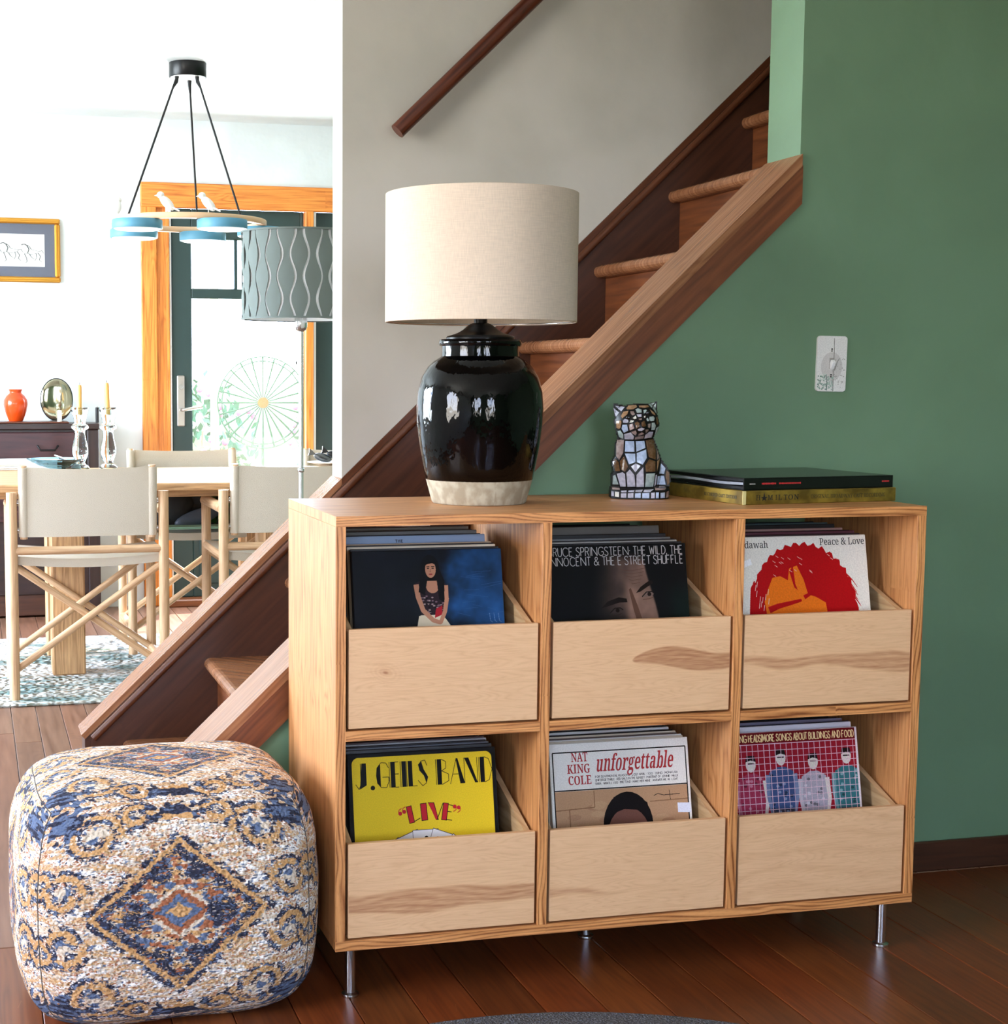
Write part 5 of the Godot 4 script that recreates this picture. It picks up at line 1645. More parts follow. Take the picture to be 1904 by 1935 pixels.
func pouf_image(n: int) -> Image:
	var im := Image.create(n, n, false, Image.FORMAT_RGB8)
	var a := noise_bytes(501, 0.09, n, n, n / 4, n, 3)      # horizontal streaks
	var b := noise_bytes(502, 0.11, n, n, n / 2, n / 2, 2)  # blobs
	var c := noise_bytes(503, 0.25, n, n, n / 2, n, 2)
	var cream := Color(0.82, 0.75, 0.66)
	var white := Color(0.93, 0.91, 0.88)
	var tan_ := Color(0.76, 0.56, 0.34)
	var rust := Color(0.60, 0.33, 0.20)
	var navy := Color(0.085, 0.10, 0.19)
	var slate := Color(0.30, 0.37, 0.50)
	for y in n:
		for x in n:
			var i := y * n + x
			var u := absf(2.0 * x / n - 1.0)
			var v := 2.0 * y / n - 1.0
			var na := (a[i] - 128) / 90.0
			var nb := (b[i] - 128) / 90.0
			var nc := (c[i] - 128) / 90.0
			u += nc * 0.018
			v += nb * 0.014
			var col := cream
			if na > 0.35:
				col = white
			elif na < -0.45:
				col = tan_.lerp(cream, 0.35)
			elif na < -0.25 and nb > 0.2:
				col = rust.lerp(cream, 0.25)
			if nc > 0.42:
				col = (slate if nb > 0.15 else (navy if nb > -0.1 else rust)) if na > 0.05 else tan_
			elif nc < -0.55:
				col = rust.lerp(cream, 0.3) if nb < 0 else white
			var navyness := -1.0
			# diamond medallion
			var d := u / 0.58 + absf(v) / 0.60
			if d < 0.93:
				if na + nb > 0.35:
					col = rust
				elif na - nb > 0.45:
					col = slate
				elif nc < -0.5:
					col = navy
				elif na < -0.4:
					col = tan_
				var e := u / 0.20 + absf(v + 0.02) / 0.17
				if e < 0.42:
					col = tan_
				elif e < 0.75:
					col = slate
				elif e < 1.05:
					col = rust
				elif e < 1.25:
					col = cream
				var f := Vector2(u - 0.27, absf(v) - 0.02).length()
				navyness = maxf(navyness, 0.10 - f)
				navyness = maxf(navyness, 0.075 - Vector2(u - 0.12, absf(v) - 0.33).length())
				if d > 0.80:
					navyness = maxf(navyness, 0.03)
			elif d < 1.02:
				col = tan_ if nc > -0.75 else cream
			elif d < 1.12 and nb + na > -0.3:
				navyness = maxf(navyness, 0.05 - absf(d - 1.07))
			# scrolls beside and around the medallion
			for s in [[0.76, 0.20, 0.15], [0.55, 0.66, 0.19], [0.98, 0.28, 0.10], [0.28, 0.83, 0.10]]:
				var q := Vector2(u - s[0], absf(v) - s[1])
				var r := q.length()
				var ang := atan2(q.y, q.x)
				var spiral: float = s[2] * (0.72 + 0.28 * sin(ang * 0.5 + 0.6))
				var k: float = absf(r - spiral)
				if k < 0.024:
					col = tan_ if nc > -0.6 else cream
					navyness = -1.0
				elif k < 0.066 and nb > -0.45:
					navyness = maxf(navyness, 0.06)
				elif r < spiral * 0.5:
					col = slate if nb > 0.1 else cream
			# stepped clusters at the corners and on the middle axis
			var blob := 0.16 - Vector2((u - 0.83) * 0.8, absf(v) - 0.83).length() + nb * 0.10
			if blob > 0:
				col = slate if na > -0.1 else navy
			var mid := 0.10 - maxf(u * 0.55, absf(absf(v) - 0.86) * 1.2) + nb * 0.05
			if mid > 0:
				col = navy if na < 0.35 else slate
				if u < 0.11 and absf(absf(v) - 0.80) < 0.035:
					col = tan_
			if navyness > 0 and nc + na * 0.6 > -0.35:
				col = navy if nb + nc < 0.55 else slate
			im.set_pixel(x, y, col.lerp(cream, clampf(0.10 + nc * 0.10, 0.0, 0.3)))
	return im

func build_pouf() -> void:
	var t := thing("pouf", "soft square pouf in a woven blue, tan and cream oriental pattern", "pouf", Vector3(-0.314, 0, -0.180), deg_to_rad(1.5))
	var m := mat("pouf_fabric", Color.WHITE, 0.95)
	m.albedo_texture = ImageTexture.create_from_image(pouf_image(340))
	m.texture_filter = BaseMaterial3D.TEXTURE_FILTER_LINEAR_WITH_MIPMAPS
	m.normal_enabled = true
	m.normal_texture = noise_tex(504, 0.2, 256, 4.0)
	m.normal_scale = 0.6
	var size := Vector3(0.290, 0.242, 0.240)
	var lump := FastNoiseLite.new()
	lump.seed = 505
	lump.frequency = 2.2
	var at := func(p: Vector3) -> Vector3:
		# a cube whose sides bulge and whose edges are soft
		var e := 5.0
		var l := pow(pow(absf(p.x), e) + pow(absf(p.y), e) + pow(absf(p.z), e), 1.0 / e)
		var q := p / l
		var belly := 1.0 - 0.07 * pow(absf(q.y + 0.05), 2.0) * (1.0 if q.y < 0 else 0.75)
		q = Vector3(q.x * belly, q.y, q.z * belly)
		var r := q * size * (1.0 + lump.get_noise_3dv(q) * 0.012)
		r.y = maxf(r.y, -size.y * 0.955)
		if r.y > 0:
			r.y *= 0.965
		return r + Vector3(0, size.y * 0.955, 0)
	var faces := [[Vector3.BACK, Vector3.RIGHT, Vector3.UP], [Vector3.LEFT, Vector3.BACK, Vector3.UP], [Vector3.RIGHT, Vector3.FORWARD, Vector3.UP], [Vector3.FORWARD, Vector3.LEFT, Vector3.UP], [Vector3.UP, Vector3.RIGHT, Vector3.FORWARD], [Vector3.DOWN, Vector3.RIGHT, Vector3.BACK]]
	var n := 36
	for f in faces:
		var st := S()
		for iy in n:
			for ix in n:
				var p := []
				var nn := []
				var uv := []
				for o in [Vector2(0, 0), Vector2(1, 0), Vector2(1, 1), Vector2(0, 1)]:
					var u: float = (ix + o.x) / n * 2 - 1
					var v: float = (iy + o.y) / n * 2 - 1
					var c := func(uu: float, vv: float) -> Vector3:
						return at.call(f[0] + f[1] * uu + f[2] * vv)
					var q: Vector3 = c.call(u, v)
					p.append(q)
					nn.append((c.call(u + 0.01, v) - c.call(u - 0.01, v)).cross(c.call(u, v + 0.01) - c.call(u, v - 0.01)).normalized())
					uv.append(Vector2((u + 1) / 2, 1 - (v + 1) / 2))
				nquad(st, p, nn, uv)
		part("fabric_panel", st, m, t)
	# seams along the edges
	var dark := mat("seam", Color(0.30, 0.27, 0.25), 0.9)
	for s in [[Vector3(-1, 0, 1), Vector3.UP], [Vector3(1, 0, 1), Vector3.UP], [Vector3(-1, 0, -1), Vector3.UP], [Vector3(-1, 1, 0), Vector3.BACK], [Vector3(1, 1, 0), Vector3.BACK], [Vector3(0, 1, -1), Vector3.RIGHT], [Vector3(0, -1, 1), Vector3.RIGHT], [Vector3(-1, -1, 0), Vector3.BACK]]:
		var st := S()
		var pts := []
		for k in 31:
			var q: Vector3 = at.call(s[0] + s[1] * (k / 15.0 - 1.0))
			pts.append(q)
		tube(st, pts, 0.0011, 0.0011, 6)
		part("seam", st, dark, t)

func build_felt_rug() -> void:
	var m := mat("felt", Color.WHITE, 1.0)
	m.albedo_texture = noise_tex(511, 0.12, 256, 0.0, ramp([[0.3, Color(0.25, 0.25, 0.27)], [0.55, Color(0.36, 0.36, 0.38)], [0.8, Color(0.50, 0.50, 0.52)]]), 4)
	m.normal_enabled = true
	m.normal_texture = noise_tex(512, 0.15, 256, 8.0)
	m.uv1_triplanar = true
	m.uv1_scale = Vector3.ONE * 5.0
	var st := S()
	lathe(st, [Vector2(0, 0.0085), Vector2(0.788, 0.0085), Vector2(0.795, 0.006), Vector2(0.797, 0.002), Vector2(0.795, 0.0)], 120)
	var o := single("felt_rug", st, m, "round charcoal grey felt rug at the bottom edge of the picture", "rug")
	o.position = Vector3(0.257, 0.0005, 0.926)

func build_dining_rug() -> void:
	var n := 320
	var a := noise_bytes(521, 0.05, n, n, n / 4, n, 4)
	var b := noise_bytes(522, 0.02, n, n, n / 2, n / 2, 3)
	var c := noise_bytes(523, 0.25, n, n, n / 2, n, 2)
	var im := Image.create(n, n, false, Image.FORMAT_RGB8)
	for y in n:
		for x in n:
			var i := y * n + x
			var f := a[i] / 255.0
			var g := b[i] / 255.0
			var col := Color(0.74, 0.74, 0.70).lerp(Color(0.42, 0.52, 0.50), smoothstep(0.42, 0.66, f))
			col = col.lerp(Color(0.84, 0.84, 0.82), smoothstep(0.5, 0.7, g))
			if c[i] > 164:
				col = col.lerp(Color(0.30, 0.34, 0.34), 0.5)
			elif c[i] < 84:
				col = col.lerp(Color(0.70, 0.50, 0.36), 0.55 * (1.0 - g))
			im.set_pixel(x, y, col)
	var m := mat("dining_rug_pile", Color.WHITE, 1.0)
	m.albedo_texture = ImageTexture.create_from_image(im)
	m.uv1_scale = Vector3(0.55, 0.55, 1)
	m.normal_enabled = true
	m.normal_texture = noise_tex(524, 0.2, 256, 6.0)
	var st := S()
	box(st, Vector3(0.05, 0.006, -3.74), Vector3(2.5, 0.011, 1.52), 0.004)
	single("dining_rug", st, m, "pale grey-green patterned rug under the dining table", "rug")

# ---------------------------------------------------------------- dining room

func build_dining_table() -> void:
	var t := thing("dining_table", "long pale oak dining table with square legs", "table", Vector3(0.14, 0.0117, -3.815))
	var st := S()
	box(st, Vector3(0, 0.777, 0), Vector3(1.96, 0.030, 1.13), 0.004, 0)
	part("tabletop", st, M.oak, t)
	st = S()
	box(st, Vector3(0, 0.744, 0), Vector3(1.5, 0.036, 0.8), 0.003, 0)
	part("apron", st, M.oak, t)
	for x in [-0.434, 0.434]:
		for z in [0.228, -0.228]:
			st = S()
			box(st, Vector3(x, 0.381, z), Vector3(0.133, 0.762, 0.133), 0.006, 1, Vector2(rng.randf(), 0))
			part("leg", st, M.oak, t)

# a folding director's chair; seen from its back, local +Z is the back side
func make_chair(label: String) -> Node3D:
	var t := thing("director_chair", label, "chair", Vector3.ZERO, 0.0, "director chairs at the dining table")
	var hw := 0.28
	var dp := 0.46
	var st: SurfaceTool
	for s in [-1, 1]:
		st = S()
		tube(st, [Vector3(s * hw, 0, 0), Vector3(s * hw, 0.004, 0), Vector3(s * hw, 0.772, 0), Vector3(s * hw, 0.776, 0)], 0.0195, 0.0195, 20)
		part("rear_post", st, M.beech, t)
		st = S()
		tube(st, [Vector3(s * hw, 0, -dp), Vector3(s * hw, 0.690, -dp)], 0.0195, 0.0195, 20)
		part("front_post", st, M.beech, t)
		st = S()
		tube(st, [Vector3(s * hw, 0.700, -dp - 0.03), Vector3(s * hw, 0.703, -dp - 0.015), Vector3(s * hw, 0.703, -0.015)], 0.021, 0.021, 16)
		part("armrest", st, M.beech, t)
		st = S()
		tube(st, [Vector3(s * hw, 0.105, -0.01), Vector3(s * hw, 0.105, -dp + 0.01)], 0.0155, 0.0155, 14)
		part("side_rail", st, M.beech, t)
		st = S()
		tube(st, [Vector3(s * hw, 0.520, -0.01), Vector3(s * hw, 0.520, -dp + 0.01)], 0.017, 0.017, 14)
		part("seat_rail", st, M.beech, t)
		# back upright on a pivot inside the post
		st = S()
		tube(st, [Vector3(s * (hw - 0.043), 0.602, -0.008), Vector3(s * (hw - 0.043), 0.875, 0.012)], 0.014, 0.014, 14)
		part("back_upright", st, M.beech, t)
		st = S()
		for y in [0.635, 0.735]:
			tube(st, [Vector3(s * (hw - 0.018), y, -0.004), Vector3(s * (hw - 0.036), y, -0.004)], 0.007, 0.007, 10)
			ellipsoid(st, Vector3(s * (hw - 0.024), y, -0.004), Vector3(0.005, 0.011, 0.011), 12, 8)
		part("pivot", st, M.steel, t)
	st = S()
	tube(st, [Vector3(-hw, 0.558, 0), Vector3(hw, 0.558, 0)], 0.0155, 0.0155, 16)
	part("rear_rail", st, M.beech, t)
	for z in [-0.030, -dp + 0.030]:
		for s in [-1, 1]:
			st = S()
			var o: float = 0.012 * s
			tube(st, [Vector3(-s * (hw - 0.002), 0.105, z + o), Vector3(s * (hw - 0.004), 0.500, z + o)], 0.0135, 0.0135, 14)
			part("cross_bar", st, M.beech, t)
	# sewn canvas back, hollowed a little, and a slung seat
	st = S()
	var n := 14
	for side in [[0.0, 1.0], [-0.004, -1.0]]:
		for i in n:
			var q := []
			var nn := []
			var uv := []
			for k in [[i, 0], [i + 1, 0], [i + 1, 1], [i, 1]]:
				var u: float = float(k[0]) / n * 2 - 1
				var y: float = 0.610 if k[1] == 0 else 0.872 - 0.010 * (1.0 - u * u)
				var dz := 0.018 * (1.0 - pow(absf(u), 3.0))
				q.append(Vector3(u * (hw - 0.028), y, dz + (y - 0.61) * 0.07 + side[0]))
				nn.append(Vector3(0.09 * u, 0, side[1]).normalized())
				uv.append(Vector2(u, y))
			nquad(st, q, nn, uv)
	part("canvas_back", st, M.canvas, t)
	for s in [-1, 1]:
		st = S()
		tube(st, [Vector3(s * (hw - 0.043), 0.611, -0.008), Vector3(s * (hw - 0.043), 0.868, 0.012)], 0.0185, 0.0185, 18)
		part("canvas_sleeve", st, M.canvas, t)
	st = S()
	for i in 10:
		var q := []
		var q2 := []
		var uv := []
		for k in [[i, 0], [i + 1, 0], [i + 1, 1], [i, 1]]:
			var u: float = float(k[0]) / 10 * 2 - 1
			var y := 0.541 - 0.018 * (1.0 - u * u)
			var z: float = -0.012 if k[1] == 0 else -dp + 0.012
			q.append(Vector3(u * (hw + 0.012), y, z))
			q2.append(Vector3(u * (hw + 0.012), y - 0.032, z))
			uv.append(Vector2(u, z))
		nquad(st, q, [Vector3.UP, Vector3.UP, Vector3.UP, Vector3.UP], uv)
		nquad(st, q2, [Vector3.DOWN, Vector3.DOWN, Vector3.DOWN, Vector3.DOWN], uv)
		quad(st, q[0], q[1], q2[1], q2[0], Vector3.BACK)
		quad(st, q[3], q[2], q2[2], q2[3], Vector3.FORWARD)
	part("canvas_seat", st, M.canvas, t)
	return t

func build_chairs() -> void:
	var c := make_chair("wooden director chair with a beige canvas back, nearest the left edge of the picture")
	c.position = Vector3(-0.241, 0.0117, -3.07)
	var spots := [
		[Vector3(0.548, 0.0117, -3.07), 0.0, "wooden director chair with a beige canvas back behind the slim floor lamp pole"],
		[Vector3(0.287, 0.0117, -4.425), PI, "director chair on the far side of the dining table, facing the viewer, before the garden door"],
		[Vector3(1.15, 0.0, -4.60), PI, "director chair on the far side of the dining table, mostly hidden by the stair wall"],
	]
	for s in spots:
		var d := c.duplicate()
		d.name = numbered("director_chair")
		add_child(d)
		d.position = s[0]
		d.rotation.y = s[1]
		d.set_meta("label", s[2])

func build_table_things() -> void:
	var y := 0.8042
	# two crystal candlesticks with honey-coloured candles
	for k in 2:
		var x: float = [-0.187, -0.062][k]
		var at := Vector3(x, y, -4.30)
		var which: String = ["left", "right"][k]
		var t := thing("candlestick", "%s one of the two clear glass baluster candlesticks on the dining table" % which, "candlestick", at, 0.0, "glass candlesticks on the dining table")
		var st := S()
		lathe(st, [Vector2(0, 0), Vector2(0.040, 0), Vector2(0.042, 0.006), Vector2(0.036, 0.014), Vector2(0.022, 0.022), Vector2(0.020, 0.030), Vector2(0.030, 0.050), Vector2(0.036, 0.072), Vector2(0.034, 0.100), Vector2(0.026, 0.135), Vector2(0.022, 0.160), Vector2(0.024, 0.172), Vector2(0.037, 0.180), Vector2(0.039, 0.189), Vector2(0.034, 0.197), Vector2(0.025, 0.203), Vector2(0.026, 0.215), Vector2(0.032, 0.240), Vector2(0.040, 0.272), Vector2(0.041, 0.275), Vector2(0.035, 0.277), Vector2(0.0125, 0.268), Vector2(0.0125, 0.245), Vector2(0, 0.245)], 32)
		part("stem", st, M.crystal, t)
		var c := thing("candle", "honey yellow taper candle in the %s glass candlestick" % which, "candle", at + Vector3(0, 0.2455, 0), 0.0, "taper candles on the dining table")
		c.rotation.z = 0.03 if k else -0.005
		st = S()
		lathe(st, [Vector2(0.0118, 0), Vector2(0.0118, 0.12 + 0.01 * k), Vector2(0.010, 0.128 + 0.01 * k), Vector2(0, 0.131 + 0.01 * k)], 20)
		part("wax", st, M.candle_wax, c)
		st = S()
		tube(st, [Vector3(0, 0.13 + 0.01 * k, 0), Vector3(0.001, 0.141 + 0.01 * k, 0)], 0.0012, 0.0012, 6)
		part("wick", st, M.wick, c)
	var b := thing("glass_bowl", "shallow clear and blue glass bowl on the dining table beside the candlesticks", "bowl", Vector3(-0.30, y, -4.28))
	var st2 := S()
	lathe(st2, [Vector2(0, 0), Vector2(0.045, 0), Vector2(0.05, 0.006), Vector2(0.085, 0.022), Vector2(0.125, 0.045), Vector2(0.127, 0.048), Vector2(0.122, 0.048), Vector2(0.08, 0.028), Vector2(0.04, 0.013), Vector2(0, 0.011)], 40)
	part("bowl", st2, M.blue_crystal, b)
	var p := thing("paper_stack", "loose white papers lying on the dining table at the left edge", "paper", Vector3(-0.46, y, -4.36), 0.1)
	for k in 5:
		st2 = S()
		box(st2, Vector3(0.01 * (k % 3), 0.004 + 0.008 * k, 0.008 * (k % 2)), Vector3(0.34, 0.0075, 0.24), 0.001, 0, Vector2.ZERO, Transform3D(Basis(Vector3.UP, 0.06 * (k - 2)), Vector3.ZERO))
		part("sheet", st2, M.paper, p)
	st2 = S()
	box(st2, Vector3.ZERO, Vector3(0.10, 0.004, 0.20), 0.001, 0, Vector2.ZERO, Transform3D(Basis(Vector3.BACK, -0.5), Vector3(0.225, 0.030, -0.02)))
	part("sheet", st2, M.paper, p)
	# mottled fish-shaped ornament at the right end of the table
	var f := thing("fish_ornament", "small grey and black fish-shaped ornament near the wall end on the table", "ornament", Vector3(0.955, y, -4.42))
	for k in 2:
		st2 = S()
		var m := mat("fish_%d" % k, Color.WHITE, 0.4)
		m.albedo_texture = noise_tex(530 + k, 0.06, 64, 0.0, ramp([[0.35, Color(0.06, 0.06, 0.06)], [0.65, Color(0.34, 0.34, 0.33) if k == 0 else Color(0.08, 0.08, 0.08)]]), 3)
		var o := Vector3(0.0 + 0.07 * k, 0.035 + 0.008 * k, -0.03 * k)
		ellipsoid(st2, o, Vector3(0.045, 0.020, 0.014), 18, 12, Basis(Vector3.BACK, -0.28))
		prism(st2, [Vector2(-0.035, 0.006), Vector2(-0.075, 0.026), Vector2(-0.070, 0.004), Vector2(-0.072, -0.010)], -0.003, 0.003, 0.0, Transform3D(Basis(Vector3.BACK, -0.28), o))
		part("fish", st2, m, f)
	st2 = S()
	lathe(st2, [Vector2(0, 0), Vector2(0.05, 0), Vector2(0.10, 0.012), Vector2(0.101, 0.015), Vector2(0.05, 0.005), Vector2(0, 0.004)], 32, Transform3D(Basis(), Vector3(0.03, 0, -0.01)))
	part("dish", st2, M.white_gloss, f)

func build_sideboard() -> void:
	var z := -5.175
	var t := thing("sideboard", "low dark brown sideboard with a purple-brown drawer against the far wall", "sideboard", Vector3(-0.72, 0, z))
	var st := S()
	box(st, Vector3(0, 0.968, -0.15), Vector3(1.38, 0.030, 0.32), 0.004)
	part("top", st, M.sideboard_wood, t)
	st = S()
	box(st, Vector3(0, 0.535, -0.155), Vector3(1.34, 0.836, 0.27), 0.003)
	part("body", st, M.sideboard_wood, t)
	for s in [-1, 1]:
		st = S()
		box(st, Vector3(s * 0.656, 0.478, -0.015), Vector3(0.058, 0.949, 0.045), 0.004, 1)
		part("corner_post", st, M.sideboard_wood, t)
		for k in [0, 1]:
			st = S()
			var x: float = s * (0.315) - 0.0
			box(st, Vector3(x, [0.862, 0.62][k], -0.012), Vector3(0.585, [0.155, 0.26][k], 0.022), 0.004)
			var d := part("drawer", st, M.sideboard_drawer, t)
			st = S()
			var hy: float = [0.872, 0.66][k]
			var hx := x + (0.115 if s > 0 else 0.0)
			tube(st, [Vector3(hx - 0.05, hy, 0.0), Vector3(hx - 0.05, hy, 0.018), Vector3(hx - 0.035, hy - 0.022, 0.024), Vector3(hx + 0.035, hy - 0.022, 0.024), Vector3(hx + 0.05, hy, 0.018), Vector3(hx + 0.05, hy, 0.0)], 0.005, 0.005, 8)
			part("handle", st, M.black_metal, d)
	st = S()
	box(st, Vector3(0, 0.07, -0.16), Vector3(1.28, 0.12, 0.26), 0.003)
	part("plinth", st, M.stair_dark, t)
	var y := 0.9835
	# on the sideboard
	st = S()
	lathe(st, [Vector2(0, 0), Vector2(0.033, 0), Vector2(0.036, 0.004), Vector2(0.052, 0.045), Vector2(0.060, 0.085), Vector2(0.058, 0.108), Vector2(0.044, 0.130), Vector2(0.031, 0.140), Vector2(0.029, 0.147), Vector2(0.034, 0.159), Vector2(0.0345, 0.161), Vector2(0.031, 0.161), Vector2(0.026, 0.148), Vector2(0.026, 0.12), Vector2(0, 0.11)], 40)
	var v := single("orange_vase", st, M.orange_glaze, "round glossy orange vase on the dark sideboard", "vase")
	v.position = Vector3(-0.439, y + 0.0085, -5.30)
	var r := thing("oval_mirror", "small oval mirror on a stand on the sideboard beside the orange vase", "mirror", Vector3(-0.235, y + 0.0085, -5.30))
	st = S()
	ellipsoid(st, Vector3(0, 0.109, 0), Vector3(0.0795, 0.106, 0.008), 40, 24)
	part("glass", st, M.mirror_glass, r)
	st = S()
	var ring := []
	for k in 48:
		ring.append(Vector3(sin(TAU * k / 48) * 0.080, 0.109 + cos(TAU * k / 48) * 0.1065, 0))
	tube(st, ring, 0.0025, 0.0025, 8, true)
	tube(st, [Vector3(0.005, 0.008, 0), Vector3(0.005, 0.002, 0)], 0.004, 0.004, 8)
	part("rim", st, M.bronze, r)
	st = S()
	lathe(st, [Vector2(0.035, 0), Vector2(0.035, 0.003), Vector2(0.01, 0.005), Vector2(0.0, 0.005)], 24)
	part("stand", st, M.bronze, r)
	var w := thing("white_candle", "short white pillar candle in front of the oval mirror", "candle", Vector3(-0.226, y + 0.0085, -5.235))
	st = S()
	lathe(st, [Vector2(0, 0), Vector2(0.0115, 0), Vector2(0.0115, 0.054), Vector2(0.009, 0.056), Vector2(0, 0.054)], 20)
	part("wax", st, M.white_wax, w)
	st = S()
	tube(st, [Vector3(0, 0.05, 0), Vector3(0, 0.060, 0)], 0.001, 0.001, 6)
	part("wick", st, M.wick, w)
	st = S()
	box(st, Vector3(0, 0.004, 0), Vector3(0.50, 0.008, 0.22), 0.003)
	var pl := single("display_board", st, M.rail_wood, "thin reddish board under the vase and mirror on the sideboard", "board")
	pl.position = Vector3(-0.43, y, -5.295)
	var dk := thing("dark_candle", "slim black candle at the right end of the sideboard", "candle", Vector3(-0.0335, y, -5.28))
	st = S()
	lathe(st, [Vector2(0, 0), Vector2(0.0095, 0), Vector2(0.0095, 0.077), Vector2(0.007, 0.079), Vector2(0, 0.078)], 16)
	part("wax", st, M.cord_black, dk)
	st = S()
	tube(st, [Vector3(0, 0.077, 0), Vector3(0, 0.084, 0)], 0.001, 0.001, 6)
	part("wick", st, M.wick, dk)

func build_picture() -> void:
	var x1 := -0.1955
	var x0 := -0.80
	var y0 := 1.700
	var y1 := 2.025
	var c := Vector3((x0 + x1) / 2, (y0 + y1) / 2, FAR + 0.002)
	var t := thing("framed_picture", "gold framed ink drawing of running horses with a dark blue mat", "picture", c)
	var w := x1 - x0
	var h := y1 - y0
	var st: SurfaceTool
	for s in [[0, h / 2 - 0.014, w, 0.028, 0], [0, -h / 2 + 0.014, w, 0.028, 0], [w / 2 - 0.014, 0, 0.028, h - 0.056, 1], [-w / 2 + 0.014, 0, 0.028, h - 0.056, 1]]:
		st = S()
		box(st, Vector3(s[0], s[1], 0.011), Vector3(s[2], s[3], 0.022), 0.006, s[4])
		box(st, Vector3(s[0] * 0.985, s[1] * 0.975, 0.0135), Vector3(s[2] - 0.012, s[3] * 0.45 if s[4] == 0 else s[3], 0.024) if s[4] == 0 else Vector3(0.012, s[3], 0.024), 0.003, s[4])
		part("frame", st, M.gold, t)
	st = S()
	box(st, Vector3(0, 0, 0.004), Vector3(w - 0.05, h - 0.05, 0.006), 0.0)
	part("mat_board", st, M.navy_mat, t)
	var im := canvas(512, 200, Color(0.82, 0.82, 0.80))
	for k in 4:
		horse(im, Vector2(0.14 + 0.235 * k, 0.52 + 0.03 * (k % 2)), 0.9)
	var m := printed("horse_drawing", im, 0.6)
	st = S()
	var pw := w - 0.158
	var ph := h - 0.160
	quad(st, Vector3(-pw / 2, -ph / 2, 0.0075), Vector3(pw / 2, -ph / 2, 0.0075), Vector3(pw / 2, ph / 2, 0.0075), Vector3(-pw / 2, ph / 2, 0.0075), Vector3.BACK, Vector2(0, 1), Vector2(1, 1), Vector2(1, 0), Vector2(0, 0))
	part("drawing", st, m, t)
	st = S()
	box(st, Vector3(0, 0, 0.0105), Vector3(w - 0.052, h - 0.052, 0.002))
	part("glass", st, M.picture_glass, t)

func horse(im: Image, c: Vector2, k: float) -> void:
	var ink := Color(0.03, 0.03, 0.035)
	var q := func(pts: Array) -> Array:
		var o := []
		for p in pts:
			o.append(c + Vector2(p[0] * 0.4, p[1]) * k)
		return o
	stroke(im, q.call([[-0.30, -0.24], [-0.20, -0.27], [-0.12, -0.22], [-0.06, -0.10]]), 0.022, ink, 0.012)
	stroke(im, q.call([[-0.12, -0.24], [-0.04, -0.18], [0.02, -0.08], [0.16, -0.06], [0.24, -0.02]]), 0.010, ink, 0.006)
	stroke(im, q.call([[-0.06, -0.10], [-0.10, 0.04], [-0.02, 0.08], [0.12, 0.06], [0.22, 0.02]]), 0.012, ink, 0.005)
	stroke(im, q.call([[-0.10, 0.04], [-0.20, 0.06], [-0.14, 0.20], [-0.12, 0.32], [-0.17, 0.38]]), 0.010, ink, 0.006)
	stroke(im, q.call([[-0.04, 0.08], [0.02, 0.18], [0.10, 0.24]]), 0.010, ink, 0.006)
	stroke(im, q.call([[0.22, 0.02], [0.30, 0.14], [0.26, 0.26], [0.34, 0.34]]), 0.010, ink, 0.006)
	stroke(im, q.call([[0.16, 0.04], [0.18, 0.18], [0.12, 0.30]]), 0.008, ink, 0.005)
	stroke(im, q.call([[0.24, -0.02], [0.34, -0.06], [0.42, 0.06]]), 0.014, ink, 0.003)

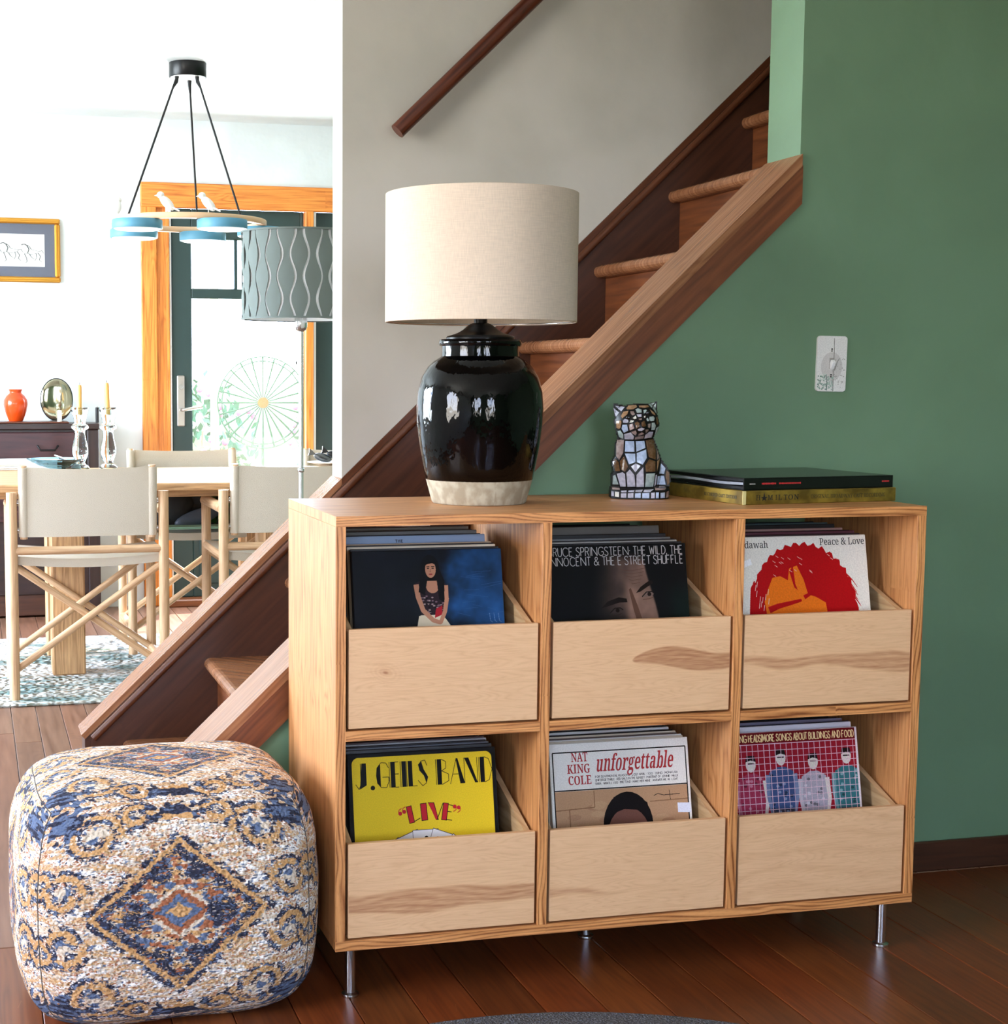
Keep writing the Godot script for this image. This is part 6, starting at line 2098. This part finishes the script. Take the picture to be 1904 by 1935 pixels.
func build_pendant() -> void:
	var c := Vector3(0.272, 0, -4.02)
	var t := thing("pendant_lamp", "ring pendant lamp with light blue disc lamps, hanging over the dining table", "lamp", Vector3(c.x, 0, c.z))
	var ry := 1.881
	var rr := 0.318
	var st := S()
	lathe(st, [Vector2(0, 2.494), Vector2(0.078, 2.494), Vector2(0.080, 2.496), Vector2(0.080, CEIL - 0.001), Vector2(0, CEIL - 0.001)], 48)
	part("canopy", st, M.black_metal, t)
	st = S()
	lathe(st, [Vector2(0, 2.4925), Vector2(0.074, 2.4925), Vector2(0.074, 2.4945)], 48)
	part("canopy_plate", st, M.white_gloss, t)
	# wooden ring
	st = S()
	lathe(st, [Vector2(rr + 0.016, ry - 0.012), Vector2(rr + 0.018, ry - 0.010), Vector2(rr + 0.018, ry + 0.010), Vector2(rr + 0.016, ry + 0.012), Vector2(rr - 0.016, ry + 0.012), Vector2(rr - 0.018, ry + 0.010), Vector2(rr - 0.018, ry - 0.010), Vector2(rr - 0.016, ry - 0.012), Vector2(rr + 0.016, ry - 0.012)], 96)
	part("ring", st, M.ring_wood, t)
	for k in 3:
		var a := deg_to_rad([-60.0, 35.0, 165.0][k])
		var b := deg_to_rad([-60.0, 35.0, 165.0][k])
		var p0 := Vector3(sin(a) * 0.058, 2.4925, cos(a) * 0.058)
		var p1 := Vector3(sin(b) * rr, ry + 0.010, cos(b) * rr)
		st = S()
		tube(st, [p0, p0.lerp(p1, 0.5), p1], 0.0045, 0.0045, 8)
		part("cord", st, M.cord_black, t)
		st = S()
		var d := (p1 - p0).normalized()
		tube(st, [p0 + Vector3(0, 0.001, 0), p0 + Vector3(0, -0.018, 0) + d * 0.006, p0 + d * 0.052], 0.0095, 0.005, 10)
		part("cord_grip", st, M.cord_black, t)
	# five disc lamps under the ring
	for k in 5:
		var a := deg_to_rad([-50.0, 18.0, 90.0, 161.0, -138.0][k])
		var p := Vector3(sin(a) * rr, ry - 0.033, cos(a) * rr)
		st = S()
		lathe(st, [Vector2(0.098, -0.018), Vector2(0.103, -0.018), Vector2(0.105, -0.015), Vector2(0.105, 0.016), Vector2(0.102, 0.020), Vector2(0, 0.021)], 48, Transform3D(Basis(), p))
		var o := part("disc_shade", st, M.blue_lamp, t)
		st = S()
		lathe(st, [Vector2(0, -0.023), Vector2(0.090, -0.022), Vector2(0.0985, -0.017), Vector2(0.0985, 0.0), Vector2(0, 0.0)], 48, Transform3D(Basis(), p))
		part("diffuser", st, M.diffuser, o)
	# white birds sitting on the ring
	for k in 3:
		var a := deg_to_rad([-78.0, -24.0, 7.0][k])
		var p := Vector3(sin(a) * rr, ry + 0.012, cos(a) * rr)
		var turn: float = [1.4, 2.9, 2.8, 0.4][k]
		var bs := Basis(Vector3.UP, turn) * Basis(Vector3.BACK, -0.85)
		st = S()
		ellipsoid(st, p + Vector3(0, 0.038, 0), Vector3(0.040, 0.0185, 0.0165), 18, 12, Basis(Vector3.UP, turn) * Basis(Vector3.BACK, 0.80))
		var up := Basis(Vector3.UP, turn) * Vector3(0.026, 0.070, 0)
		ellipsoid(st, p + up, Vector3(0.0155, 0.0145, 0.0135), 14, 10)
		var hd := Basis(Vector3.UP, turn) * Vector3(1, -0.1, 0)
		tube(st, [p + up + hd * 0.010, p + up + hd * 0.026], 0.005, 0.0008, 8)
		var tl := Basis(Vector3.UP, turn) * Vector3(-0.022, 0.020, 0)
		tube(st, [p + tl, p + tl * 2.3 + Vector3(0, -0.040, 0)], 0.011, 0.006, 10, false, 0.5)
		tube(st, [p + Vector3(0, 0.022, 0.004), p + Vector3(0, -0.001, 0.004)], 0.002, 0.002, 6)
		part("bird", st, M.white_bird, t)

func build_floor_lamp() -> void:
	var c := Vector3(0.4515, 0, -2.5)
	var t := thing("floor_lamp", "floor lamp with a grey shade of wavy white cut-outs on a slim steel pole", "lamp", c)
	var st := S()
	lathe(st, [Vector2(0, 0), Vector2(0.135, 0), Vector2(0.138, 0.006), Vector2(0.13, 0.016), Vector2(0.02, 0.024), Vector2(0.0, 0.025)], 48)
	part("base", st, M.steel, t)
	st = S()
	tube(st, [Vector3(0, 0.02, 0), Vector3(0, 0.94, 0), Vector3(0, 1.42, 0)], 0.0085, 0.0085, 18)
	lathe(st, [Vector2(0.0085, 0.885), Vector2(0.0115, 0.888), Vector2(0.0115, 0.898), Vector2(0.0085, 0.901)], 18)
	part("pole", st, M.steel, t)
	st = S()
	lathe(st, [Vector2(0.0085, 1.372), Vector2(0.018, 1.378), Vector2(0.022, 1.388), Vector2(0.022, 1.425), Vector2(0.018, 1.43), Vector2(0, 1.43)], 24)
	part("socket", st, M.steel, t)
	st = S()
	lathe(st, [Vector2(0.016, 1.43), Vector2(0.03, 1.47), Vector2(0.03, 1.50), Vector2(0.02, 1.525), Vector2(0, 1.53)], 18)
	part("bulb", st, M.diffuser, t)
	st = S()
	tube(st, [Vector3(-0.02, 1.40, 0.02), Vector3(-0.021, 1.27, 0.02)], 0.0008, 0.0008, 6)
	ellipsoid(st, Vector3(-0.021, 1.265, 0.02), Vector3(0.003, 0.006, 0.003), 8, 6)
	part("pull_chain", st, M.black_metal, t)
	# shade: white lining with grey wavy slats standing before it
	var y0 := 1.415
	var y1 := 1.708
	var r := 0.196
	st = S()
	lathe(st, [Vector2(r, y0), Vector2(r, y1)], 72)
	lathe(st, [Vector2(r - 0.002, y1), Vector2(r - 0.002, y0)], 72)
	part("shade_lining", st, M.white_liner, t)
	var slats := 28
	for k in slats:
		st = S()
		var mid := TAU * k / slats
		var n := 28
		for i in n:
			var q := []
			var nn := []
			for e in [[i, -1], [i, 1], [i + 1, 1], [i + 1, -1]]:
				var f: float = float(e[0]) / n
				var wave := cos(f * TAU * 2.0 + 0.5 + (PI if k % 2 else 0.0))
				var half := TAU / slats * (0.41 + 0.20 * wave)
				var a: float = mid + e[1] * half
				# the slats curl outwards a little where they are wide
				var rr: float = r + 0.004 + 0.005 * (0.5 + 0.5 * wave)
				q.append(Vector3(sin(a) * rr, lerpf(y0 - 0.002, y1 + 0.002, f), cos(a) * rr))
				nn.append(Vector3(sin(a), 0, cos(a)))
			nquad(st, q, nn, [Vector2.ZERO, Vector2.RIGHT, Vector2.ONE, Vector2.DOWN])
			var inner := []
			var ni := []
			for j in 4:
				inner.append(q[j] - nn[j] * 0.002)
				ni.append(-nn[j])
			nquad(st, inner, ni, [Vector2.ZERO, Vector2.RIGHT, Vector2.ONE, Vector2.DOWN])
			quad(st, q[1], q[2], inner[2], inner[1], Vector3(cos(mid), 0, -sin(mid)))
			quad(st, q[0], q[3], inner[3], inner[0], Vector3(-cos(mid), 0, sin(mid)))
		part("slat", st, M.grey_slate, t)
	for y in [y0, y1]:
		st = S()
		lathe(st, [Vector2(r - 0.001, y - 0.003), Vector2(r + 0.010, y - 0.003), Vector2(r + 0.010, y + 0.003), Vector2(r - 0.001, y + 0.003)], 72)
		part("shade_ring", st, M.grey_slate, t)
	st = S()
	for k in 3:
		var q := Vector3(sin(TAU * k / 3), 0, cos(TAU * k / 3))
		tube(st, [Vector3.UP * 1.425 + q * 0.018, Vector3.UP * (y0 + 0.005) + q * (r - 0.002)], 0.0015, 0.0015, 6)
	part("shade_spider", st, M.steel, t)

func build_bench() -> void:
	# a slumped bag with papers on the seat of the chair across the table
	var st: SurfaceTool
	var b := thing("dark_bag", "slumped dark grey bag on the seat of the chair across the table", "bag", Vector3(0.30, 0.5445, -4.18))
	st = S()
	var prof := [[-0.19, 0.0, 0.085], [-0.15, 0.06, 0.08], [-0.06, 0.11, 0.06], [0.05, 0.15, 0.045], [0.10, 0.17, 0.03], [0.12, 0.175, 0.012]]
	var rows := []
	for k in prof:
		var ring := []
		for j in 17:
			var a := PI * j / 16
			ring.append(Vector3(lerpf(k[0], k[0] + 0.13, (1.0 - cos(a)) * 0.5) , k[1] * sin(a) * 0.98 + 0.002 + 0.03 * sin(a), cos(a) * k[2] - 0.02 + 0.01 * sin(a * 3.0)))
		rows.append(ring)
	for i in rows.size() - 1:
		for j in 16:
			var p := [rows[i][j], rows[i + 1][j], rows[i + 1][j + 1], rows[i][j + 1]]
			var nn: Vector3 = (p[2] - p[0]).cross(p[3] - p[1]).normalized()
			if nn.y < 0:
				nn = -nn
			quad(st, p[0], p[1], p[2], p[3], nn)
	ellipsoid(st, Vector3(-0.08, 0.075, -0.02), Vector3(0.11, 0.075, 0.085), 20, 12, Basis(Vector3.BACK, 0.5))
	ellipsoid(st, Vector3(0.03, 0.115, -0.03), Vector3(0.15, 0.06, 0.06), 20, 12, Basis(Vector3.BACK, 0.5))
	part("bag_body", st, M.soft_bag, b)
	st = S()
	ellipsoid(st, Vector3(0.015, 0.048, 0.065), Vector3(0.11, 0.036, 0.03), 18, 10, Basis(Vector3.BACK, 0.30))
	part("bag_flap", st, M.bag_lining, b)
	st = S()
	for k in 60:
		leaf(st, Vector3(rng.randf_range(0.09, 0.17), rng.randf_range(0.01, 0.13), rng.randf_range(0.03, 0.08)), rng.randf_range(0.03, 0.05))
	part("leafy_print", st, M.leaf, b, "green leafy side of the bag")
	st = S()
	box(st, Vector3.ZERO, Vector3(0.34, 0.004, 0.15), 0.001)
	box(st, Vector3(0.02, 0.0052, 0.01), Vector3(0.30, 0.004, 0.12), 0.001)
	var p := single("mint_papers", st, M.mint_paper, "pale green papers under the dark bag on the far chair seat", "paper")
	p.position = Vector3(0.30, 0.5535, -4.06)

func leaf(st: SurfaceTool, at: Vector3, size: float) -> void:
	var b := Basis.from_euler(Vector3(rng.randf_range(-1.2, 1.2), rng.randf() * TAU, rng.randf_range(-1.0, 1.0))).scaled(Vector3.ONE * size)
	var n := (b * Vector3(0, 0, 1)).normalized()
	quad(st, at, at + b * Vector3(0.28, 0.5, 0.06), at + b * Vector3(0, 1, 0), at + b * Vector3(-0.28, 0.5, 0.06), n)

func build_garden() -> void:
	var st := S()
	box(st, Vector3(0.5, -0.30, -13.7), Vector3(40, 0.1, 16), 0.0)
	var g := structure("ground", st, M.lawn, "lawn outside the garden doors")
	g.set_meta("category", "lawn")
	# a round metal trellis like a wheel
	var w := thing("wheel_trellis", "round pale green spoked trellis standing outside the door glass", "trellis", Vector3(1.02, -0.25, -6.35))
	st = S()
	for r in [0.27, 0.245]:
		var ring := []
		for k in 64:
			ring.append(Vector3(sin(TAU * k / 64) * r, 1.32 + cos(TAU * k / 64) * r, 0))
		tube(st, ring, 0.004, 0.004, 6, true)
	part("rim", st, M.hedge, w)
	for k in 24:
		st = S()
		var q := Vector3(sin(TAU * k / 24), cos(TAU * k / 24), 0)
		tube(st, [Vector3(0, 1.32, 0) + q * 0.03, Vector3(0, 1.32, 0) + q * 0.27], 0.003, 0.006, 6)
		part("spoke", st, M.hedge, w)
	st = S()
	lathe(st, [Vector2(0, -0.01), Vector2(0.032, -0.008), Vector2(0.032, 0.008), Vector2(0, 0.01)], 20, Transform3D(Basis(Vector3.RIGHT, PI / 2), Vector3(0, 1.32, 0)))
	part("hub", st, M.gold, w)
	st = S()
	tube(st, [Vector3(0, 0, -0.012), Vector3(0, 1.07, -0.012)], 0.008, 0.008, 8)
	part("stake", st, M.hedge, w)
	st = S()
	tube(st, [Vector3(0, 0, 0), Vector3(0, 3.2, 0)], 0.03, 0.026, 12)
	var pole := single("garden_post", st, M.oak, "slim brown post seen through the small upper door pane", "post")
	pole.position = Vector3(0.86, -0.25, -7.2)
	# shrubs with pink flowers
	for s in [[Vector3(0.75, -0.25, -7.6), 0.8, 1.5, "loose flowering shrub with pink blossoms outside the door"], [Vector3(2.1, -0.25, -8.2), 0.9, 1.7, "shrub with a few pink blossoms, farther right outside the door"], [Vector3(-0.3, -0.25, -8.8), 0.9, 1.3, "green shrub far outside the door at the left"]]:
		var t := thing("flowering_shrub", s[3], "shrub", s[0])
		st = S()
		for k in 9:
			var a := TAU * k / 9
			tube(st, [Vector3(0.02 * cos(a), 0, 0.02 * sin(a)), Vector3(0.35 * s[1] * cos(a), s[2] * 0.75, 0.35 * s[1] * sin(a))], 0.012, 0.004, 6)
		part("stems", st, M.oak, t)
		st = S()
		for k in 700:
			var d := Vector3(rng.randfn(), rng.randfn(), rng.randfn()).normalized() * sqrt(rng.randf_range(0.3, 1.0))
			leaf(st, Vector3(d.x * s[1] * 0.6, s[2] * 0.58 + d.y * s[2] * 0.42, d.z * s[1] * 0.5), 0.08)
		part("foliage", st, M.hedge, t)
		st = S()
		for k in 70:
			var d := Vector3(rng.randfn(), rng.randfn(), absf(rng.randfn())).normalized()
			ellipsoid(st, Vector3(d.x * s[1] * 0.62, s[2] * 0.6 + d.y * s[2] * 0.42, d.z * s[1] * 0.52), Vector3.ONE * 0.022, 8, 6)
		part("blossoms", st, M.pink, t)
